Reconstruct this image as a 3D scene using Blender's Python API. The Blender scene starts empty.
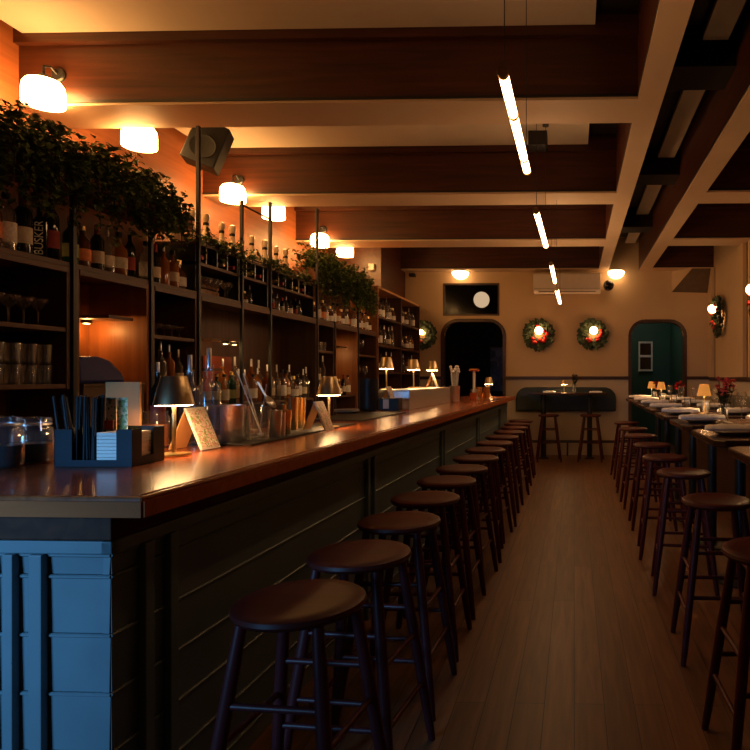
import bpy, bmesh, math, random
from mathutils import Vector, Matrix
random.seed(7)
PI = math.pi
S = bpy.context.scene
COL = S.collection
# ---------------------------------------------------------------- camera
H = 1.37; F = 620.0; YAW = math.radians(1.5)
cam_d = bpy.data.cameras.new('camera'); cam = bpy.data.objects.new('camera', cam_d); COL.objects.link(cam)
cam.location = (0, 0, H); cam.rotation_euler = (PI/2, 0, YAW)
cam_d.sensor_fit = 'HORIZONTAL'; cam_d.sensor_width = 36; cam_d.lens = 36*F/750
cam_d.shift_x = -183/750; cam_d.shift_y = 2.5/750
cam_d.clip_start = .02; cam_d.clip_end = 60
cam_d.dof.use_dof = False
S.camera = cam
# ---------------------------------------------------------------- world, exposure, daylight
S.view_settings.view_transform = 'Standard'; S.view_settings.look = 'None'
S.view_settings.gamma = 1; S.view_settings.use_curve_mapping = False
S.view_settings.exposure = 0.32
W = bpy.data.worlds.new('world'); S.world = W; W.use_nodes = True
W.node_tree.nodes['Background'].inputs[0].default_value = (.9, .45, .22, 1)
W.node_tree.nodes['Background'].inputs[1].default_value = .012
def area(name, loc, target, sx, sy, power, color, spread=180):
    l = bpy.data.lights.new(name, 'AREA'); l.shape = 'RECTANGLE'; l.size = sx; l.size_y = sy
    l.energy = power; l.color = color; l.spread = math.radians(spread)
    o = bpy.data.objects.new(name, l); COL.objects.link(o); o.location = loc
    o.rotation_euler = (Vector(target)-Vector(loc)).to_track_quat('-Z', 'Y').to_euler()
    return o
# daylight of the street window behind the camera
area('window_daylight', (-2.3, -.35, 1.25), (-1.68, 1.6, .66), .6, .8, 6.2, (.17, .50, 1.0), 54)
def point(name, loc, power, color=(1, .55, .22), r=.03):
    l = bpy.data.lights.new(name, 'POINT'); l.energy = power; l.color = color; l.shadow_soft_size = r
    o = bpy.data.objects.new(name, l); COL.objects.link(o); o.location = loc
    return o

def spot(px, py, z):
    """world point at height z seen at pixel (px, py)"""
    r = (px-558)/F; u = (377.5-py)/F
    t = (z-H)/u
    c, s = math.cos(YAW), math.sin(YAW)
    return Vector((t*(c*r - s), t*(s*r + c), z))
# ---------------------------------------------------------------- materials
def new_mat(name):
    m = bpy.data.materials.new(name); m.use_nodes = True
    return m, m.node_tree.nodes, m.node_tree.links, m.node_tree.nodes['Principled BSDF']
def plain(name, col, rough=.5, metal=0., var=.12, scale=12., bump=0., spec=.5, coat=0.):
    m, N, L, b = new_mat(name)
    tc = N.new('ShaderNodeTexCoord'); nz = N.new('ShaderNodeTexNoise'); nz.inputs['Scale'].default_value = scale
    nz.inputs['Detail'].default_value = 4
    L.new(tc.outputs['Object'], nz.inputs['Vector'])
    cr = N.new('ShaderNodeValToRGB')
    cr.color_ramp.elements[0].position = .3; cr.color_ramp.elements[1].position = .7
    cr.color_ramp.elements[0].color = tuple(c*(1-var) for c in col)+(1,)
    cr.color_ramp.elements[1].color = tuple(min(1, c*(1+var)) for c in col)+(1,)
    L.new(nz.outputs['Fac'], cr.inputs['Fac']); L.new(cr.outputs['Color'], b.inputs['Base Color'])
    b.inputs['Roughness'].default_value = rough; b.inputs['Metallic'].default_value = metal
    b.inputs['Specular IOR Level'].default_value = spec; b.inputs['Coat Weight'].default_value = coat
    if bump:
        bp = N.new('ShaderNodeBump'); bp.inputs['Strength'].default_value = bump; bp.inputs['Distance'].default_value = .01
        L.new(nz.outputs['Fac'], bp.inputs['Height']); L.new(bp.outputs['Normal'], b.inputs['Normal'])
    return m
def wood(name, c1, c2, rough=.35, axis='Y', scale=1., coat=0., spec=.5):
    m, N, L, b = new_mat(name)
    tc = N.new('ShaderNodeTexCoord'); mp = N.new('ShaderNodeMapping')
    s = {'X': (1.2, 22, 22), 'Y': (22, 1.2, 22), 'Z': (22, 22, 1.2)}[axis]
    mp.inputs['Scale'].default_value = tuple(v*scale for v in s)
    nz = N.new('ShaderNodeTexNoise'); nz.inputs['Scale'].default_value = 1.; nz.inputs['Detail'].default_value = 6
    nz.inputs['Distortion'].default_value = .6
    L.new(tc.outputs['Object'], mp.inputs['Vector']); L.new(mp.outputs['Vector'], nz.inputs['Vector'])
    cr = N.new('ShaderNodeValToRGB'); cr.color_ramp.elements[0].position = .3; cr.color_ramp.elements[1].position = .72
    cr.color_ramp.elements[0].color = c1+(1,); cr.color_ramp.elements[1].color = c2+(1,)
    L.new(nz.outputs['Fac'], cr.inputs['Fac']); L.new(cr.outputs['Color'], b.inputs['Base Color'])
    b.inputs['Roughness'].default_value = rough; b.inputs['Coat Weight'].default_value = coat
    b.inputs['Specular IOR Level'].default_value = spec
    return m
def emit(name, col, strength):
    m, N, L, b = new_mat(name)
    b.inputs['Base Color'].default_value = (.8, .78, .7, 1)
    b.inputs['Emission Color'].default_value = col+(1,); b.inputs['Emission Strength'].default_value = strength
    return m
def glass(name, tint=(1, 1, 1), body=(.8, .8, .8), dens=.03, rough=.10, k=.75, b0=.04):
    """thin clear glass: mostly see-through, mirror-like at grazing angles, a little body colour"""
    m = bpy.data.materials.new(name); m.use_nodes = True; N = m.node_tree.nodes; L = m.node_tree.links
    N.remove(N['Principled BSDF']); out = N['Material Output']
    tr = N.new('ShaderNodeBsdfTransparent'); tr.inputs[0].default_value = tint+(1,)
    gl = N.new('ShaderNodeBsdfGlossy'); gl.inputs['Roughness'].default_value = rough
    df = N.new('ShaderNodeBsdfDiffuse'); df.inputs[0].default_value = body+(1,)
    lw = N.new('ShaderNodeLayerWeight'); lw.inputs[0].default_value = .35
    ad = N.new('ShaderNodeMath'); ad.operation = 'MULTIPLY_ADD'; ad.inputs[1].default_value = k; ad.inputs[2].default_value = b0
    L.new(lw.outputs['Facing'], ad.inputs[0])
    m1 = N.new('ShaderNodeMixShader'); m1.inputs[0].default_value = dens
    L.new(tr.outputs[0], m1.inputs[1]); L.new(df.outputs[0], m1.inputs[2])
    m2 = N.new('ShaderNodeMixShader'); L.new(ad.outputs[0], m2.inputs[0])
    L.new(m1.outputs[0], m2.inputs[1]); L.new(gl.outputs[0], m2.inputs[2]); L.new(m2.outputs[0], out.inputs[0])
    return m
WARM = (1., .60, .26)
M = {}
M['beam_wood'] = wood('beam wood', (.034, .008, .003), (.085, .021, .007), .42, 'X')
M['beam_wood_long'] = wood('beam wood lengthwise', (.045, .010, .004), (.10, .026, .009), .42, 'Y')
M['dark_ceiling'] = plain('dark stained ceiling boards', (.022, .010, .007), .7, scale=4)
M['block_wood'] = plain('near black block paint', (.014, .007, .005), .7, scale=4, spec=.2)
M['cream'] = plain('cream paint', (.60, .435, .285), .6, var=.05, scale=2)
M['panel_cream'] = plain('cream ceiling panel', (.62, .52, .40), .7, var=.05, scale=2)
M['channel_grey'] = plain('grey beige ceiling panel', (.58, .48, .37), .7, var=.08, scale=3)
M['wall_tan'] = plain('tan wall paint', (.56, .40, .23), .75, var=.05, scale=1.5)
M['wainscot'] = plain('off white wainscot paint', (.52, .43, .33), .6, var=.05, scale=2)
M['rail'] = wood('dark rail wood', (.035, .014, .008), (.07, .028, .015), .4, 'X')
M['wall_wood'] = wood('left wall wood', (.18, .05, .014), (.30, .09, .025), .5, 'Y')
M['shelf_wood'] = wood('back bar shelf wood', (.06, .022, .010), (.13, .05, .022), .45, 'Y')
M['shelf_dark'] = wood('back bar back panel wood', (.05, .018, .009), (.10, .036, .016), .5, 'Z')
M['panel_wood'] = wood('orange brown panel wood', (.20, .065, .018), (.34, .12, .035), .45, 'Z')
M['bar_wood'] = wood('polished bar top wood', (.16, .036, .010), (.36, .095, .026), .24, 'Y', .8, coat=.15)
M['bar_edge'] = wood('bar edge wood', (.26, .065, .016), (.38, .10, .028), .6, 'X', spec=.12)
M['mould'] = wood('dark moulding wood', (.035, .012, .007), (.07, .024, .012), .6, 'Y', spec=.12)
M['teal'] = plain('slate blue bar paint', (.105, .15, .165), .42, var=.08, scale=6, bump=.05)
M['stool'] = wood('dark cherry stool wood', (.045, .006, .005), (.10, .016, .011), .46, 'X', .7, coat=.0, spec=.24)
M['stool_leg'] = wood('dark cherry stool leg wood', (.05, .007, .008), (.085, .013, .014), .42, 'Z', .7, spec=.3)
M['black'] = plain('black painted steel', (.012, .012, .013), .4, var=.2)
M['black_plastic'] = plain('black plastic', (.012, .013, .016), .42, var=.2, spec=.3)
M['caddy'] = plain('blue black plastic', (.012, .020, .030), .55, var=.15, spec=.2)
M['brass'] = plain('brushed brass', (.78, .55, .24), .30, 1., .06, 40)
M['brass_dark'] = plain('bronze lamp shade metal', (.55, .42, .24), .34, 1., .06, 40)
M['steel'] = plain('brushed steel', (.78, .78, .80), .32, 1., .08, 30)
M['gold'] = plain('gold plated steel', (.92, .70, .34), .24, 1., .05, 20)
M['copper'] = plain('copper cup metal', (.80, .38, .20), .22, 1., .05, 20)
M['white'] = plain('white paper', (.78, .74, .68), .8, var=.04)
M['napkin'] = plain('white linen', (.86, .83, .78), .9, var=.06, scale=30, bump=.2)
M['plate'] = plain('stoneware plate', (.20, .17, .15), .35, var=.08)
M['ac'] = plain('off white plastic', (.80, .72, .62), .45, var=.03)
M['green_wall'] = plain('deep green wall paint', (.022, .085, .062), .6, var=.1, scale=2)
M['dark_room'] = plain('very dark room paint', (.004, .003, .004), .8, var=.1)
M['booth'] = plain('dark green leather', (.018, .030, .026), .4, var=.15, scale=8, bump=.1)
M['banquette'] = plain('grey taupe upholstery', (.11, .095, .075), .8, var=.1, scale=20, bump=.1)
M['table_top'] = wood('dark table top wood', (.030, .012, .007), (.062, .026, .015), .22, 'Y')
M['leaf1'] = plain('ivy leaf green', (.075, .12, .018), .45, var=.6, scale=9)
M['leaf2'] = plain('fir needle green', (.03, .055, .02), .6, var=.4, scale=14)
M['stem'] = plain('brown stem', (.05, .035, .02), .8)
M['red'] = plain('red berry', (.55, .02, .015), .35, var=.15)
M['pink'] = plain('pink petals', (.72, .14, .17), .6, var=.3, scale=30)
M['clear'] = glass('clear glass')
M['jar_dark'] = plain('dark jar contents', (.010, .012, .016), .4, var=.3)
M['amber_liquid'] = plain('amber drink', (.42, .12, .02), .15, var=.1)
M['navy'] = plain('navy blue cloth', (.02, .03, .22), .5, var=.2)
M['cardbox'] = plain('brown card', (.14, .085, .05), .7, var=.08)
M['tan_card'] = plain('tan card', (.62, .33, .12), .7, var=.05)
M['orange'] = plain('orange red plastic', (.75, .10, .03), .5)
M['foil'] = plain('red foil', (.30, .02, .02), .3, .4)
M['rubber'] = plain('black rubber', (.010, .010, .011), .6, var=.2, scale=60, bump=.2)
M['screen'] = plain('glossy black glass', (.006, .006, .007), .06, var=.1)
M['opal'] = emit('lit opal glass', (1., .50, .15), 34.0)
M['opal_dome'] = emit('lit opal dome glass', (1., .56, .24), 5.5)
M['globe'] = emit('lit globe bulb', (1., .48, .18), 17.)
M['tube'] = emit('lit linear tube', (1., .54, .24), 17.)
M['lampglow'] = emit('lit lamp diffuser', (1., .58, .25), 60.)
M['spot_glow'] = emit('lit spot', (1., .68, .25), 6.)
M['green_room_fill'] = emit('added green room fill glow', (1., .8, .6), 22.)  # glow of the added lamp that brightens the green room
M['shade_amber'] = emit('glowing amber shade', (1., .36, .06), .42); M['shade_amber'].node_tree.nodes['Principled BSDF'].inputs['Base Color'].default_value = (.30, .11, .02, 1)
M['far_globe'] = emit('lit globe in the next room', (1., .70, .42), 1.6)

def floor_mat():
    m, N, L, b = new_mat('floor planks')
    tc = N.new('ShaderNodeTexCoord'); mp = N.new('ShaderNodeMapping'); mp.inputs['Rotation'].default_value = (0, 0, PI/2)
    br = N.new('ShaderNodeTexBrick'); br.offset = .37; br.inputs['Scale'].default_value = 1
    br.inputs['Brick Width'].default_value = 1.9; br.inputs['Row Height'].default_value = .125
    br.inputs['Mortar Size'].default_value = .0022; br.inputs['Mortar Smooth'].default_value = .3
    br.inputs['Color1'].default_value = (.20, .092, .040, 1); br.inputs['Color2'].default_value = (.145, .066, .029, 1)
    br.inputs['Mortar'].default_value = (.03, .015, .008, 1)
    L.new(tc.outputs['Object'], mp.inputs['Vector']); L.new(mp.outputs['Vector'], br.inputs['Vector'])
    m2 = N.new('ShaderNodeMapping'); m2.inputs['Scale'].default_value = (26, 1.6, 1)
    nz = N.new('ShaderNodeTexNoise'); nz.inputs['Scale'].default_value = 1.2; nz.inputs['Detail'].default_value = 8; nz.inputs['Distortion'].default_value = .8
    L.new(tc.outputs['Object'], m2.inputs['Vector']); L.new(m2.outputs['Vector'], nz.inputs['Vector'])
    mx = N.new('ShaderNodeMix'); mx.data_type = 'RGBA'; mx.blend_type = 'MULTIPLY'; mx.inputs['Factor'].default_value = .75
    cr = N.new('ShaderNodeValToRGB'); cr.color_ramp.elements[0].position = .3; cr.color_ramp.elements[1].position = .7
    cr.color_ramp.elements[0].color = (.45, .42, .40, 1); cr.color_ramp.elements[1].color = (1.15, 1.1, 1.05, 1)
    L.new(nz.outputs['Fac'], cr.inputs['Fac'])
    L.new(br.outputs['Color'], mx.inputs['A']); L.new(cr.outputs['Color'], mx.inputs['B'])
    L.new(mx.outputs['Result'], b.inputs['Base Color'])
    b.inputs['Roughness'].default_value = .42
    bp = N.new('ShaderNodeBump'); bp.inputs['Strength'].default_value = .25; bp.inputs['Distance'].default_value = .004
    L.new(br.outputs['Fac'], bp.inputs['Height']); bp.invert = True
    L.new(bp.outputs['Normal'], b.inputs['Normal'])
    return m
M['floor'] = floor_mat()
def card_mat(name, cols, scale=60, rough=.4):
    m, N, L, b = new_mat(name)
    tc = N.new('ShaderNodeTexCoord'); vo = N.new('ShaderNodeTexVoronoi'); vo.inputs['Scale'].default_value = scale
    L.new(tc.outputs['Object'], vo.inputs['Vector'])
    sp = N.new('ShaderNodeSeparateColor'); L.new(vo.outputs['Color'], sp.inputs[0])
    cr = N.new('ShaderNodeValToRGB'); cr.color_ramp.interpolation = 'CONSTANT'
    while len(cr.color_ramp.elements) < len(cols): cr.color_ramp.elements.new(.5)
    for i, c in enumerate(cols):
        cr.color_ramp.elements[i].position = i/len(cols); cr.color_ramp.elements[i].color = c+(1,)
    L.new(sp.outputs[0], cr.inputs['Fac']); L.new(cr.outputs['Color'], b.inputs['Base Color'])
    b.inputs['Roughness'].default_value = rough
    return m
M['print'] = card_mat('printed drinks card', [(.75, .6, .5), (.3, .4, .12), (.7, .35, .3), (.85, .78, .66), (.8, .62, .5)], 150)
M['pattern_a'] = card_mat('patterned tan card', [(.35, .45, .3), (.6, .5, .38), (.08, .10, .08), (.65, .45, .35)], 110)
M['pattern_b'] = card_mat('patterned green card', [(.35, .5, .2), (.75, .75, .55), (.2, .35, .12), (.6, .65, .35)], 110)
M['reflection'] = card_mat('purple dim poster', [(.05, .035, .07), (.12, .09, .14), (.02, .015, .03), (.08, .05, .09)], 7)  # purple reflection blur painted as colour cells
# ---------------------------------------------------------------- mesh builder
class MB:
    def __init__(s): s.bm = bmesh.new()
    def box(s, x0, x1, y0, y1, z0, z1, mtx=None):
        vs = [s.bm.verts.new((x, y, z)) for x in (x0, x1) for y in (y0, y1) for z in (z0, z1)]
        if mtx: 
            for v in vs: v.co = mtx @ v.co
        for f in ((0, 1, 3, 2), (4, 6, 7, 5), (0, 4, 5, 1), (2, 3, 7, 6), (0, 2, 6, 4), (1, 5, 7, 3)):
            s.bm.faces.new([vs[i] for i in f])
        return s
    def cyl(s, a, b, r0, r1=None, n=12, cap=True):
        a = Vector(a); b = Vector(b); r1 = r0 if r1 is None else r1
        d = (b-a).normalized(); u = d.orthogonal().normalized(); w = d.cross(u)
        A = [s.bm.verts.new(a+(u*math.cos(2*PI*i/n)+w*math.sin(2*PI*i/n))*r0) for i in range(n)]
        B = [s.bm.verts.new(b+(u*math.cos(2*PI*i/n)+w*math.sin(2*PI*i/n))*r1) for i in range(n)]
        for i in range(n):
            s.bm.faces.new((A[i], A[(i+1) % n], B[(i+1) % n], B[i]))
        if cap: s.bm.faces.new(A[::-1]); s.bm.faces.new(B)
        return s
    def lathe(s, prof, n=20, c=(0, 0, 0), mtx=None):
        rings = []
        for r, z in prof:
            if r < 1e-5:
                rings.append([s.bm.verts.new((c[0], c[1], c[2]+z))])
            else:
                rings.append([s.bm.verts.new((c[0]+r*math.cos(2*PI*i/n), c[1]+r*math.sin(2*PI*i/n), c[2]+z)) for i in range(n)])
        if mtx:
            for R in rings:
                for v in R: v.co = mtx @ v.co
        for A, B in zip(rings, rings[1:]):
            if len(A) == 1 and len(B) == 1: continue
            for i in range(n):
                j = (i+1) % n
                if len(A) == 1: s.bm.faces.new((A[0], B[j], B[i]))
                elif len(B) == 1: s.bm.faces.new((A[i], A[j], B[0]))
                else: s.bm.faces.new((A[i], A[j], B[j], B[i]))
        return s
    def prism(s, pts, z0, z1, axis='Z', mtx=None):
        def P(p, z): return {'Z': (p[0], p[1], z), 'Y': (p[0], z, p[1]), 'X': (z, p[0], p[1])}[axis]
        A = [s.bm.verts.new(P(p, z0)) for p in pts]; B = [s.bm.verts.new(P(p, z1)) for p in pts]
        if mtx:
            for v in A+B: v.co = mtx @ v.co
        n = len(pts)
        for i in range(n): s.bm.faces.new((A[i], A[(i+1) % n], B[(i+1) % n], B[i]))
        s.bm.faces.new(A[::-1]); s.bm.faces.new(B)
        return s
    def tube(s, pts, r, n=8):
        for a, b in zip(pts, pts[1:]): s.cyl(a, b, r, r, n)
        return s
    def quad(s, *ps):
        s.bm.faces.new([s.bm.verts.new(p) for p in ps]); return s
    def ball(s, c, r, u=12, v=8):
        return s.lathe([(r*math.sin(PI*k/v), -r*math.cos(PI*k/v)) for k in range(v+1)], u, c)
    def build(s, name, mat, parent=None, smooth=False, bevel=0., normals=True):
        me = bpy.data.meshes.new(name)
        if normals: bmesh.ops.recalc_face_normals(s.bm, faces=s.bm.faces)
        s.bm.to_mesh(me); s.bm.free()
        me.materials.append(M[mat] if isinstance(mat, str) else mat)
        if smooth:
            for p in me.polygons: p.use_smooth = True
            try: me.set_sharp_from_angle(angle=math.radians(40))
            except Exception: pass
        o = bpy.data.objects.new(name, me); COL.objects.link(o)
        if parent: o.parent = parent
        if bevel:
            b = o.modifiers.new('bevel', 'BEVEL'); b.width = bevel; b.segments = 2; b.limit_method = 'ANGLE'
        return o
def tag(o, label, cat, group=None):
    o['label'] = label; o['category'] = cat
    if group: o['group'] = group
    return o
def thing(name, label, cat, loc=(0, 0, 0), rz=0, group=None):
    o = bpy.data.objects.new(name, None); COL.objects.link(o); o.empty_display_size = .1
    o.location = loc; o.rotation_euler = (0, 0, rz)
    return tag(o, label, cat, group)
def struct(name, mb, mat, **k):
    o = mb.build(name, mat, **k); o['kind'] = 'structure'; return o
KIDS = {}
def children(o):
    return list(o.children)
def dup(root, loc, rz, label, group=None, scale=None):
    if root.name not in KIDS:
        KIDS[root.name] = [(c, children(c)) for c in children(root)]
    r = root.copy(); COL.objects.link(r); r.location = loc; r.rotation_euler = (0, 0, rz); r['label'] = label
    if scale: r.scale = scale
    if group: r['group'] = group
    for ch, gs in KIDS[root.name]:
        c = ch.copy(); COL.objects.link(c); c.parent = r
        for g in gs:
            d = g.copy(); COL.objects.link(d); d.parent = c
    return r
class Placer:
    """first call moves the prototype itself, later calls copy it"""
    def __init__(s, make): s.make = make; s.p = None
    def __call__(s, loc, rz, label, group=None, scale=None):
        if s.p is None:
            s.p = s.make(); s.p.location = loc; s.p.rotation_euler = (0, 0, rz); s.p['label'] = label
            if group: s.p['group'] = group
            if scale: s.p.scale = scale
            return s.p
        o = dup(s.p, loc, rz, label, group)
        if scale: o.scale = scale
        else: o.scale = (1, 1, 1)
        return o
ORD = ['first', 'second', 'third', 'fourth', 'fifth', 'sixth', 'seventh', 'eighth', 'ninth', 'tenth', 'eleventh', 'twelfth',
       'thirteenth', 'fourteenth', 'fifteenth', 'sixteenth', 'seventeenth', 'eighteenth', 'nineteenth', 'twentieth',
       'twenty-first', 'twenty-second', 'twenty-third', 'twenty-fourth', 'twenty-fifth', 'twenty-sixth', 'twenty-seventh', 'twenty-eighth']
# ================================================================ STRUCTURE
XL, XR, YB, ZC, ZS = -3.85, 2.40, 11.0, 3.85, 3.25
Y0 = -1.2
struct('floor', MB().box(XL-.1, XR+.1, Y0, 14.2, -.05, 0), 'floor')
struct('ceiling', MB().box(XL-.1, XR+.1, Y0, YB, ZC, ZC+.05), 'dark_ceiling')
struct('wall_left', MB().box(XL-.1, XL, Y0, YB+.1, 0, ZC).box(XL, -3.08, 2.4, 9.6, 0, 2.32), 'wall_wood')
# brown return beside the far end of the shelves
struct('trim_1', MB().box(XL, -3.02, 9.62, YB, 0, ZC), 'beam_wood_long')
# right wall: upper paint, wainscot and pilasters
wr = struct('wall_right', MB().box(XR, XR+.1, Y0, YB+.1, 1.36, ZC), 'wall_tan')
struct('trim_2', MB().box(XR, XR+.1, Y0, YB+.1, 0, 1.33), 'wainscot')
struct('trim_3', MB().box(XR-.03, XR, Y0, YB-.03, 1.315, 1.375), 'rail')
k = 4
for y0, y1 in ((10.70, 11.0), (8.72, 8.98), (6.60, 6.86), (4.5, 4.76)):
    struct('trim_%d' % k, MB().box(XR-.05, XR, y0, y1, 1.375, ZS), 'wall_tan', bevel=.006); k += 1
for y0 in (10.62, 9.05, 8.65, 7.0, 6.5):
    struct('trim_%d' % k, MB().box(XR-.008, XR, y0, y0+.02, 1.375, ZS), 'rail'); k += 1
# back wall with two arched openings and a transom
def arch(x0, x1, z1, r, z0=0, n=8):
    pts = [(x0, z0)]
    for i in range(n+1):
        a = PI - i*PI/2/n; pts.append((x0+r+r*math.cos(a), z1-r+r*math.sin(a)))
    for i in range(n+1):
        a = PI/2 - i*PI/2/n; pts.append((x1-r+r*math.cos(a), z1-r+r*math.sin(a)))
    pts.append((x1, z0)); return pts
LA = (-2.32, -1.27, 2.36, .25)      # left arch x0, x1, top, corner radius
RA = (1.01, 1.93, 2.34, .24)
def wall_with_arches(zlo, zhi, mat, name, y0=YB, y1=YB+.1, xs=(XL, XR)):
    """vertical strips cut around the arches"""
    mb = MB(); bm = mb.bm
    xsamp = sorted(set([xs[0], xs[1]] + [LA[0]+(LA[1]-LA[0])*i/40 for i in range(41)] + [RA[0]+(RA[1]-RA[0])*i/40 for i in range(41)] + [-2.31, -1.36]))
    def top(x, A):
        x0, x1, z1, r = A
        if x < x0+r: return z1-r+math.sqrt(max(0, r*r-(x0+r-x)**2))
        if x > x1-r: return z1-r+math.sqrt(max(0, r*r-(x-x1+r)**2))
        return z1
    for a, b in zip(xsamp, xsamp[1:]):
        m = (a+b)/2; A = LA if LA[0] < m < LA[1] else RA if RA[0] < m < RA[1] else None
        if A is None: ta = tb = zlo
        else: ta, tb = max(zlo, top(a, A)), max(zlo, top(b, A))
        if ta >= zhi and tb >= zhi: continue
        segs = [((ta, tb), (zhi, zhi))]
        if -2.31 <= m <= -1.36 and zhi > 3: segs = [((ta, tb), (2.50, 2.50)), ((3.02, 3.02), (zhi, zhi))]
        for (p, q), (u, v) in segs:
            V = [bm.verts.new(c) for c in ((a, y0, p), (b, y0, q), (b, y0, v), (a, y0, u), (a, y1, p), (b, y1, q), (b, y1, v), (a, y1, u))]
            for f in ((0, 1, 2, 3), (7, 6, 5, 4), (0, 4, 5, 1), (2, 6, 7, 3)): bm.faces.new([V[i] for i in f])
    bmesh.ops.remove_doubles(bm, verts=bm.verts, dist=.0005)
    return struct(name, mb, mat)
wall_with_arches(1.36, ZC, 'wall_tan', 'wall_back')
wall_with_arches(0, 1.36, 'wainscot', 'trim_%d' % k, YB, YB+.1); k += 1
mb = MB()
for x0, x1 in ((-3.02, LA[0]-.05), (LA[1]+.05, RA[0]-.05), (RA[1]+.05, XR)): mb.box(x0, x1, YB-.025, YB, 1.335, 1.39)
struct('trim_%d' % k, mb, 'rail'); k += 1
mb = MB()
for x0, x1 in ((-3.02, LA[0]-.05), (LA[1]+.05, RA[0]-.05), (RA[1]+.05, XR)): mb.box(x0, x1, YB-.02, YB, 0, .22); 
struct('baseboard_back', mb, 'wainscot')
mb = MB()
for x0, x1 in ((LA[1]+.05, RA[0]-.05), (RA[1]+.05, XR)): mb.box(x0, x1, YB-.03, YB, .22, .26)
struct('trim_%d' % k, mb, 'rail'); k += 1
for A, nm in ((LA, 'door_1'), (RA, 'door_2')):        # arched casings
    x0, x1, z1, r = A
    o_, i_ = arch(x0-.055, x1+.055, z1+.055, r+.055), arch(x0, x1, z1, r)
    mb = MB(); bm = mb.bm
    rings = [[bm.verts.new((p[0], y, p[1])) for p in P] for P, y in ((o_, YB-.03), (i_, YB-.03), (i_, YB+.12), (o_, YB))]
    n = len(o_)
    for a, b in ((0, 1), (1, 2), (3, 0)):
        for i in range(n-1): bm.faces.new((rings[a][i], rings[a][i+1], rings[b][i+1], rings[b][i]))
    struct(nm, mb, 'rail')
# rooms behind
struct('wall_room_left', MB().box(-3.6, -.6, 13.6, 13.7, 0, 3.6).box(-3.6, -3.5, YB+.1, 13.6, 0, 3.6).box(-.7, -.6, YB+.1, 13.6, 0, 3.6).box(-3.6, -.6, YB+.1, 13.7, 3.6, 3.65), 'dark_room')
struct('wall_room_right', MB().box(-.4, 3.4, 13.0, 13.1, 0, 3.0).box(-.5, -.4, YB+.1, 13.1, 0, 3.0).box(3.3, 3.4, YB+.1, 13.1, 0, 3.0).box(-.5, 3.4, YB+.1, 13.1, 3.0, 3.05).box(2.0, 2.05, YB+.1, 13.0, 0, 3.0), 'green_wall')
# transom window over the left arch
w1 = struct('window_1', MB().box(-2.34, -1.33, YB-.01, YB+.03, 2.47, 2.50).box(-2.34, -1.33, YB-.01, YB+.03, 3.02, 3.05).box(-2.34, -2.31, YB-.01, YB+.03, 2.5, 3.02).box(-1.36, -1.33, YB-.01, YB+.03, 2.5, 3.02), 'rail')
pn = MB().box(-2.31, -1.36, YB+.01, YB+.016, 2.50, 3.02).build('pane', glass('dark pane glass', (.6, .6, .6), (.01, .01, .01), .1, .1, .04, .006), w1)
# sash window in the green room
w2 = struct('window_2', MB().box(1.34, 1.37, 12.94, 13.0, 1.50, 2.12).box(1.60, 1.63, 12.94, 13.0, 1.50, 2.12).box(1.37, 1.60, 12.94, 13.0, 1.50, 1.54).box(1.37, 1.60, 12.94, 13.0, 2.08, 2.12).box(1.37, 1.60, 12.94, 13.0, 1.79, 1.84), plain('white window frame paint', (.75, .75, .68), .5))
MB().box(1.37, 1.60, 12.97, 12.98, 1.54, 1.79).build('pane', 'screen', w2)
MB().box(1.37, 1.60, 12.97, 12.98, 1.84, 2.08).build('pane', 'screen', w2)
# coffered ceiling
TB = [(-.08, .31), (2.06, 2.45), (4.20, 4.59), (6.33, 6.74), (8.48, 8.90), (10.74, YB)]
def beam(name, x0, x1, y0, y1, mat):
    o = struct(name, MB().box(x0, x1, y0, y1, ZS+.035, ZC), mat)
    s = MB().box(x0-.0, x1+.0, y0-.012, y1+.012, ZS+.018, ZS+.035).build('reveal', 'black', o)
    s = MB().box(x0, x1, y0, y1, ZS, ZS+.018).build('soffit_board', 'cream', o)
    # upper step moulding
    if x1-x0 > y1-y0: MB().box(x0, x1, y0-.045, y0, ZS+.42, ZS+.55).build('step_moulding', mat, o)
    return o
for (y0, y1) in TB:
    beam('trim_%d' % k, XL, .43, y0, min(y1, YB), 'beam_wood'); k += 1
    beam('trim_%d' % k, 1.34, XR, y0, min(y1, YB), 'beam_wood'); k += 1
for x0, x1 in ((.43, .60), (1.14, 1.34)):
    o = struct('trim_%d' % k, MB().box(x0, x1, Y0, YB, ZS+.035, ZC), 'beam_wood_long'); k += 1
    MB().box(x0-.004, x1+.004, Y0, YB, ZS+.018, ZS+.035).build('reveal', 'black', o)
    MB().box(x0, x1, Y0, YB, ZS, ZS+.018).build('soffit_board', 'cream', o)
for (a, b) in zip(TB, TB[1:]):
    struct('trim_%d' % k, MB().box(-3.78, .14, a[1]+.06, b[0]-.05, 3.73, 3.77), 'panel_cream'); k += 1
for i in range(-1, 3):
    struct('trim_%d' % k, MB().box(.60, 1.14, 4.39+2.33*i, 4.75+2.33*i, 3.56, ZC), 'block_wood'); k += 1
for i in range(-1, 4):
    struct('trim_%d' % k, MB().box(.90, 1.08, 4.39+2.33*i-1.96, min(YB-.03, 4.38+2.33*i), 3.74, 3.78), 'channel_grey'); k += 1
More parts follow.
